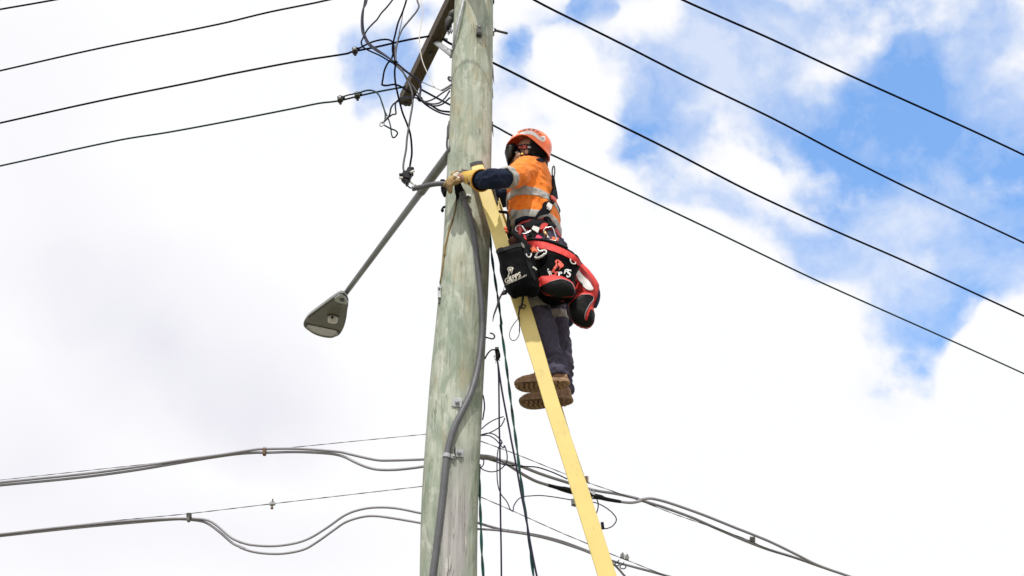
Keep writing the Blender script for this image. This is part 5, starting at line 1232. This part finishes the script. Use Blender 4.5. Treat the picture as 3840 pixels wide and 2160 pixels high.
# far glove, on the far side of the pole
g = G(); fw = PY('B',540,760,7.28); fh = PY('B', 440, 740, 7.26)
limb(g, [fw, PY('B',490,750,7.27), fh], [.040,.036,.038])
for k in range(4): 
    b = fh + Vector((-.01, -.03+.02*k, -.01)); limb(g, [b, b+Vector((-.035,-.004,.0)), b+Vector((-.055,-.012,-.02)), b+Vector((-.058,-.022,-.04))], [.013,.012,.011,.009], 3, 10)
limb(g, [fh+Vector((.0,-.035,.0)), fh+Vector((-.02,-.055,.015)), fh+Vector((-.045,-.06,.012))], [.015,.013,.010], 3, 10)
V, F = remesh(g, .004, 1, lambda v: .002*noise.noise(v*70)); o_ = mk('glove', V, F, 'glove_tan', MAN, label='far work glove behind the pole')

# ---- harness
HAR = thing('harness', None, None, (0,0,0)); HAR.parent = MAN; HAR.location = PY('W',900,700,6.85)-wloc(MAN); HAR['label'] = 'black and red safety harness'
# combined body surface for laying straps
_g = G(); loft(_g, torso); loft(_g, [sec('T',1294,1402,588,PC,.150), sec('T',1290,1411,602,PC,.172), sec('T',1290,1424,622,PC,.176), sec('T',1300,1432,650,PC,.180), sec('T',1318,1430,680,PC,.175)])
_V, _F = remesh(_g, .009, 8, lambda v: .007); BT = bvh(_V, _F)
g = G()
patch('waist_pad', 'W', [(500,600),(640,480),(800,420),(930,400),(1100,400),(1200,345),(1300,370),(1400,480),(1480,620),(1600,800),(1680,900),(1600,880),(1450,700),(1300,650),(1180,700),(1080,720),(900,660),(700,700),(520,720)], BT, mat('harness_red', (.42,.018,.02), .7, var=.5, vscale=18, bump=.4), HAR, off=.003, th=.01, step=7)
patch('waist_belt', 'W', [(640,570),(800,520),(930,440),(1100,425),(1230,440),(1360,520),(1460,620),(1400,640),(1280,590),(1120,560),(960,590),(880,650),(760,640),(680,620)], BT, M['webbing'], HAR, off=.016, th=.006, step=7)
patch('shoulder_strap', 'W', [(1180,0),(1410,0),(1380,60),(1290,280),(1170,300),(1060,340),(950,430),(1000,300),(1080,190),(1130,130)], BT, M['webbing'], HAR, off=.010, th=.006, step=7)
patch('label_patch', 'W', [(1255,15),(1345,85),(1310,195),(1215,110)], BT, M['white_gloss'], HAR, off=.017, th=.002, step=5)
patch('label_patch', 'W', [(1230,150),(1255,165),(1245,185),(1225,172)], BT, M['white_gloss'], HAR, off=.017, th=.002, step=4)
patch('label_patch', 'W', [(1270,175),(1298,190),(1290,215),(1262,198)], BT, M['white_gloss'], HAR, off=.017, th=.002, step=4)
patch('shoulder_strap', 'B', [(1198,620),(1212,640),(1225,690),(1232,760),(1238,830),(1222,880),(1175,850),(1185,800),(1205,740),(1205,690)], BT, M['webbing'], HAR, off=.008, th=.006, step=6)
patch('strap_tab', 'B', [(1170,825),(1190,830),(1225,862),(1215,890),(1180,862)], BT, M['print_red'], HAR, off=.016, th=.003, step=5)
# back loop standing above the shoulder blade
g = G(); tube(g, catmull([PY('B',x,y,PC-.02) for x, y in ((1215,700),(1205,640),(1200,570),(1206,525),(1215,510),(1225,525),(1226,580),(1218,640),(1212,700))], 5), .0042, 8); mk('lanyard_loop', g.v, g.f, 'cable_mid', HAR)
g = G(); tube(g, catmull([PY('B',x,y,PC-.02) for x, y in ((1200,610),(1215,640),(1222,690),(1240,780),(1250,850))], 5), .007, 8); mk('back_strap', g.v, g.f, 'webbing', HAR)
g = G(); tube(g, catmull([PY('W',x,y,PC+.03) for x, y in ((1500,40),(1540,130),(1560,200),(1555,260),(1545,420),(1552,560),(1550,700),(1560,740))], 4), smoothr([.009,.012,.016,.010,.009,.010,.009,.008], 4), 8, flat=(Vector((1,0,0)), .5)); mk('back_strap', g.v, g.f, 'navy', HAR)
patch('hip_strap', 'W', [(1170,375),(1260,380),(1330,480),(1400,600),(1330,640),(1270,610),(1220,500)], BT, M['webbing'], HAR, off=.021, th=.006, step=6)
patch('thigh_strap', 'W', [(880,650),(1000,590),(1100,575),(1040,720),(1010,830),(960,950),(760,950),(820,830)], BT, M['webbing'], HAR, off=.014, th=.006, step=6)
patch('label_patch', 'W', [(925,625),(1070,680),(1025,800),(885,700)], BT, M['plastic_white'], HAR, off=.023, th=.002, step=5)
patch('thigh_strap', 'W', [(1120,570),(1240,575),(1225,640),(1160,690),(1080,700)], BT, M['bag_red'], HAR, off=.020, th=.006, step=6)
patch('pink_tag', 'W', [(1010,850),(1060,860),(1130,910),(1080,940),(970,940)], BT, M['pink'], HAR, off=.022, th=.003, step=5)
patch('orange_loop', 'W', [(1340,905),(1480,930),(1470,1000),(1345,975)], BT, M['orange_tag'], HAR, off=.026, th=.004, step=5)
def loopw(name, pts, fr, Y, r, m, parent, closed=True):
    g = G(); tube(g, catmull([PY(fr, x, y, Y) for x, y in pts], 5, closed=closed), r, 10, closed=closed); return mk(name, g.v, g.f, m, parent)
def nearY(fr, x, y, tree=BT, off=.03): p, n = surf(tree, *src(fr, x, y)); return p.y - off
dy = nearY('W', 900, 700)
dr = loopw('d_ring', [(500,600),(560,568),(640,575),(690,640),(740,710),(800,715),(850,690),(860,700),(820,730),(740,762),(650,765),(580,735),(510,695),(480,650)], 'W', dy, .0038, 'alu', HAR)
loopw('d_ring_bar', [(640,575),(740,740)], 'W', dy, .0035, 'alu', HAR, closed=False)
kb = loopw('carabiner', [(1175,700),(1190,660),(1230,625),(1290,612),(1370,600),(1410,640),(1440,720),(1470,820),(1488,900),(1475,935),(1440,940),(1370,925),(1320,915),(1260,850),(1200,760)], 'W', nearY('W',1300,800), .0035, 'alu', HAR)
yy = nearY('W',1300,800)-.004; g = G(); cyl(g, PY('W',1190,715,yy), PY('W',1260,830,yy), .0095, 12); mk('gate_sleeve', g.v, g.f, 'brass', HAR)
g = G(); cyl(g, PY('W',1258,826,yy), PY('W',1310,900,yy), .0075, 12); mk('gate', g.v, g.f, 'alu', HAR)
g = G(); tube(g, catmull([PY('W',x,y,dy-.01) for x, y in ((570,620),(600,700),(580,790),(560,850),(575,930))], 4), .010, 10); mk('red_lanyard', g.v, g.f, 'bag_dkred', HAR)
g = G(); tube(g, catmull([PY('W',x,y,dy-.015) for x, y in ((695,800),(710,850),(712,880))], 4), .006, 8); ball(g, PY('W',712,910,dy-.02), Vector((.012,0,0)), Vector((0,.01,0)), Vector((0,0,.014))); mk('red_toggle', g.v, g.f, 'bag_red', HAR)
g = G(); tube(g, catmull([PY('W',x,y,6.68) for x, y in ((385,715),(450,790),(560,870),(680,980),(800,1080),(930,1200),(1060,1340))], 4), .013, 10, flat=(Vector((0,1,0)), .6)); mk('bag_strap', g.v, g.f, 'webbing', HAR)
g = G(); tube(g, catmull([PY('W',x,y,6.70) for x, y in ((510,780),(600,850),(720,950),(830,1060),(1000,1230))], 4), .010, 10, flat=(Vector((0,1,0)), .6)); mk('bag_strap', g.v, g.f, 'webbing', HAR)
# straps in front of the belly, partly behind the ladder
g = G(); tube(g, catmull([PY('B',x,y,6.93) for x, y in ((640,985),(690,990),(735,1000),(745,1060),(745,1150),(760,1230),(790,1300))], 4), smoothr([.008,.009,.010,.012,.014,.018,.018], 4), 10); mk('front_strap', g.v, g.f, 'webbing', HAR)
g = G(); ball(g, PY('B',712,1165,6.90), Vector((.012,0,.0)), Vector((0,.012,0)), Vector((0,0,.016))); ball(g, PY('B',722,1195,6.90), Vector((.013,0,0)), Vector((0,.012,0)), Vector((0,0,.010))); mk('orange_toggle', g.v, g.f, 'orange_tag', HAR)
V, F = pillow('B', [(735,1290),(790,1245),(830,1250),(830,1290),(790,1330),(740,1335)], 6.84, .03, step=6, dm=.02); mk('leather_pouch', V, F, mat('brown_leather', (.16,.06,.035), .7, var=.4), HAR)

# ================================================================ TOOL BAGS
def bagpart(fr, pts, tree, m, parent, name, off=.004, th=.006, step=7, sm=3, label=None): return patch(name, fr, pts, tree, M[m], parent, off=off, th=th, step=step, smooth=sm, label=label)
# middle red and black bag
V, F = pillow('C', [(640,350),(700,330),(790,325),(900,342),(1040,385),(1165,440),(1280,520),(1322,575),(1305,640),(1260,730),(1250,850),(1260,930),(1230,1010),(1110,1030),(980,1060),(900,1010),(800,960),(760,850),(780,700),(740,560),(690,450)], 6.74, .085, step=9, dm=.09, rough=.013, sx=.05)
c0 = PY('C', 900, 380, 6.74); BAG2 = thing('tool_bag', 'large black and red tool bag with coral fist print, slung at the hip', 'bag', c0, 'tool bags carried by the climber')
mk('bag_body', V, F, 'bag_black', BAG2); T2 = bvh(V, F)
bagpart('C', [(672,345),(780,330),(900,350),(1040,395),(1160,450),(1270,525),(1310,575),(1295,620),(1220,560),(1100,495),(980,450),(860,420),(760,415),(700,395)], T2, 'bag_red', BAG2, 'red_trim', off=.005, th=.008)
g = G(); rimc = [surf(T2, *src('C', x, y)) for x, y in ((600,352),(700,330),(800,325),(900,338),(1040,378),(1160,430))]; tube(g, catmull([q + Vector((0,-.006,.006)) for q, n in rimc], 4), .008, 8); mk('bag_rim', g.v, g.f, 'bag_pocket', BAG2)
POCK, PF = pillow('C', [(818,770),(900,745),(1010,735),(1130,765),(1220,820),(1252,900),(1240,970),(1160,985),(1040,980),(900,960),(840,900)], 6.665, .045, step=8, dm=.05, rough=.004)
pk = mk('front_pocket', POCK, PF, 'bag_red', BAG2); T2P = bvh(POCK, PF)
bagpart('C', [(835,880),(870,850),(940,820),(1050,790),(1100,785),(1200,825),(1238,890),(1242,955),(1180,975),(1040,985),(900,970),(850,925)], T2P, 'bag_pocket', BAG2, 'pocket_panel', off=.004, th=.006)
g = G(); tube(g, catmull([surf(T2P, *src('C', x, y))[0] + Vector((0,-.006,0)) for x, y in ((940,818),(1050,788),(1100,784),(1200,823),(1238,890),(1243,945))], 4), .0022, 6); mk('piping', g.v, g.f, 'cable_grey', BAG2)
V, F = pillow('C', [(800,890),(900,950),(1040,985),(1180,985),(1240,960),(1215,1020),(1120,1060),(1000,1100),(920,1060),(830,1000)], 6.77, .07, step=9, dm=.05, rough=.006); mk('bag_base', V, F, 'bag_black', BAG2)
T2B = bvh(V, F); bagpart('C', [(1060,1020),(1130,995),(1230,985),(1150,1020),(1070,1040)], T2B, 'bag_dkred', BAG2, 'red_trim', off=.003, th=.004)
# coral fist and lightning logo (frame O)
def logo(fr, polys, tree, m, parent, off, name='fist_logo'):
    g = G()
    for pts in polys:
        P, F = fillpoly(srcpoly(fr, pts), 2.5)
        V = []
        for p in P:
            q, n = surf(tree, p[0], p[1]); V.append(q + n*off)
        g.add(V, F)
    return mk(name, g.v, g.f, m, parent, smooth=False)
FIST = [[(1785,150),(1820,125),(1880,118),(1930,140),(1890,165),(1840,160),(1825,200),(1860,250),(1820,340),(1770,470),(1875,478),(1820,590),(1760,580),(1790,505),(1655,500),(1740,370),(1810,250),(1790,200)],
        [(1870,150),(1920,150),(1970,180),(1990,230),(2030,260),(2030,320),(1990,350),(1955,370),(1900,440),(1930,345),(1890,290),(1830,390),(1870,280),(1890,230),(1880,190)]]
logo('O', FIST, T2, 'print_red', BAG2, .004)
textpatch('lettering', 'O', 'P', (1880,605), (230,-40), (-20,-150), T2, M['print_white'], BAG2, off=.004)
textpatch('lettering', 'O', 'P', (2030,550), (260,-60), (40,-180), T2, M['print_white'], BAG2, off=.004)
textpatch('lettering', 'O', 'S', (2110,650), (290,-50), (40,-310), T2, M['print_white'], BAG2, off=.004)
textpatch('lettering', 'O', 'R', (1595,600), (190,-15), (-30,-190), T2, M['print_white'], BAG2, off=.004)
textpatch('lettering', 'O', 'G', (1560,500), (70,60), (-10,-190), T2, M['print_white'], BAG2, off=.004)
def oring(fr, pts, tree, r, m, parent, name='d_ring', closed=False, off=.008):
    P = []
    for x, y in pts: q, n = surf(tree, *src(fr, x, y)); P.append(q + n*off)
    g = G(); tube(g, catmull(P, 5, closed=closed), r, 8, closed=closed); return mk(name, g.v, g.f, m, parent)
oring('C', [(1187,545),(1188,570),(1200,592),(1222,602),(1240,595),(1245,575)], T2, .0035, 'white_gloss', BAG2)
cb2 = oring('C', [(830,470),(860,455),(905,458),(912,480),(895,505),(860,525),(820,540),(800,535),(810,500)], T2, .0042, 'white_gloss', BAG2, 'carabiner', off=.014, closed=True)
oring('C', [(825,412),(830,440),(855,462),(885,462)], T2, .0038, 'white_gloss', BAG2, 'carabiner_eye', off=.018)
oring('C', [(790,530),(830,535),(870,520),(905,490)], T2, .007, 'white_gloss', BAG2, 'carabiner_gate', off=.016)
# left black bag
V, F = pillow('C', [(318,432),(420,415),(520,385),(610,368),(690,385),(745,450),(790,600),(812,740),(830,860),(820,950),(760,985),(660,965),(580,985),(520,1002),(478,970),(440,925),(412,850),(380,760),(358,680),(356,600),(332,500)], 6.635, .065, step=9, dm=.075, rough=.014)
BAG1 = thing('tool_bag', 'plain black tool bag with silver lettering hanging over the ladder', 'bag', PY('C',500,400,6.635), 'tool bags carried by the climber')
mk('bag_body', V, F, 'bag_black', BAG1); T1 = bvh(V, F)
bagpart('C', [(314,425),(420,405),(520,375),(610,358),(650,370),(640,392),(560,405),(440,440),(330,470),(318,450)], T1, 'bag_pocket', BAG1, 'bag_rim', off=.004, th=.010)
bagpart('C', [(640,420),(690,440),(725,560),(760,690),(775,800),(740,760),(700,660),(660,540)], T1, 'bag_pocket', BAG1, 'side_pocket', off=.006, th=.008)
oring('C', [(660,490),(668,515),(690,532),(708,525),(714,500),(708,485)], T1, .0032, 'white_gloss', BAG1, off=.014)
oring('C', [(735,648),(750,660),(762,668),(772,682)], T1, .005, 'white_gloss', BAG1, 'cord_lock', off=.012)
patch('orange_tab', 'C', [(718,385),(745,395),(745,470),(722,472)], T1, M['orange_tag'], BAG1, off=.030, th=.004, step=5)
oring('C', [(620,370),(625,400),(640,425),(632,385)], T1, .004, 'lamp_body', BAG1, 'zip_pull', off=.010)
FIST2 = [[(350,400),(375,350),(440,330),(500,345),(525,385),(515,430),(495,480),(485,570),(470,470),(500,415),(480,370),(430,350),(390,365),(372,410),(410,470),(420,500),(385,640),(470,600),(430,780),(455,620),(355,650),(395,500)],
         [(395,400),(420,375),(450,390),(485,400),(470,440),(445,470),(430,570),(435,470),(405,430)]]
logo('O', FIST2, T1, 'print_silver', BAG1, .003)
textpatch('lettering', 'O', 'GR', (285,825), (165,-62), (-35,-190), T1, M['print_silver'], BAG1, off=.003)
textpatch('lettering', 'O', 'I', (455,770), (130,-60), (-32,-180), T1, M['print_silver'], BAG1, off=.003)
textpatch('lettering', 'O', 'PPS', (510,730), (165,-75), (-32,-190), T1, M['print_silver'], BAG1, off=.003)
textpatch('lettering', 'O', 'CONQUER GRAVITY', (318,880), (66,-30), (-12,-62), T1, M['print_silver'], BAG1, off=.003)
# rear red bag
V, F = pillow('C', [(1250,700),(1300,610),(1340,640),(1420,720),(1480,800),(1530,890),(1535,960),(1510,1060),(1480,1120),(1400,1130),(1300,1100),(1240,1000),(1255,850)], 6.90, .10, step=9, dm=.08, rough=.006, sx=.2)
BAG3 = thing('tool_bag', 'red tool bag with white panel and charcoal ends at the back of the hip', 'bag', PY('C',1330,640,6.88), 'tool bags carried by the climber')
mk('bag_body', V, F, 'bag_red', BAG3); T3 = bvh(V, F)
V, F = pillow('C', [(1160,1130),(1175,1060),(1240,1000),(1310,955),(1400,955),(1478,985),(1462,1080),(1475,1150),(1483,1220),(1465,1310),(1400,1348),(1310,1335),(1235,1290),(1180,1220)], 6.84, .065, step=8, dm=.05, rough=.005)
pk = mk('end_pocket', V, F, 'bag_red', BAG3); T3P = bvh(V, F)
bagpart('C', [(1172,1140),(1195,1075),(1250,1020),(1315,972),(1400,968),(1465,995),(1420,1085),(1370,1180),(1360,1250),(1390,1265),(1430,1140),(1470,1170),(1475,1230),(1455,1300),(1400,1340),(1310,1325),(1240,1280),(1190,1215)], T3P, 'bag_pocket', BAG3, 'pocket_panel', off=.004, th=.006)
g = G(); tube(g, catmull([surf(T3P, *src('C', x, y))[0] + Vector((0,-.006,0)) for x, y in ((1315,970),(1400,965),(1468,992),(1420,1085),(1370,1185),(1362,1250))], 4), .0022, 6); mk('piping', g.v, g.f, 'cable_grey', BAG3)
bagpart('C', [(1255,690),(1290,672),(1340,730),(1400,790),(1440,850),(1455,905),(1380,895),(1320,820),(1280,760)], T3, 'white_gloss', BAG3, 'white_panel', off=.005, th=.006)
bagpart('C', [(1290,630),(1330,640),(1345,660),(1400,720),(1450,800),(1475,900),(1440,880),(1400,790),(1340,720),(1295,660)], T3, 'bag_dkred', BAG3, 'red_trim', off=.004, th=.006)
bagpart('C', [(1205,720),(1260,700),(1280,770),(1255,830),(1215,790)], T3, 'bag_dkred', BAG3, 'side_flap', off=.01, th=.01)
g = G(); tube(g, catmull([PY('C',x,y,6.86) for x, y in ((1290,560),(1330,610),(1400,690),(1460,770),(1500,850),(1528,940),(1520,1030),(1485,1110))], 4), .009, 8); mk('bag_edge', g.v, g.f, 'navy', BAG3)
# far bag on the other hip
V, F = pillow('C', [(900,960),(1240,900),(1250,1000),(1240,1150),(1235,1290),(1190,1340),(1150,1385),(1120,1330),(1080,1200),(1000,1100)], 7.24, .06, step=9, dm=.05, rough=.005)
BAG4 = mk('tool_bag', V, F, 'navy'); tag(BAG4, 'dark navy bag showing below the others behind the far leg', 'bag', 'tool bags carried by the climber')
# little strap hanging left of the black bag
g = G(); c = PY('C', 420, 935, 6.66)
tube(g, catmull([PY('C',x,y,6.66) for x, y in ((445,920),(420,925),(398,945),(375,970),(350,1020),(330,1090),(305,1160),(288,1210),(277,1278))], 4), smoothr([.010,.010,.009,.005,.006,.005,.005,.004,.002], 4), 8, flat=(Vector((0,1,0)), .4)); 
tube(g, catmull([PY('C',x,y,6.66) for x, y in ((420,850),(405,900),(390,940))], 3), .0015, 6)
box(g, PY('C',415,940,6.655), Vector((.011,0,.003)), Vector((0,.005,0)), Vector((-.003,0,.009)))
mk('hanging_strap', g.v, g.f, 'lace', BAG1)
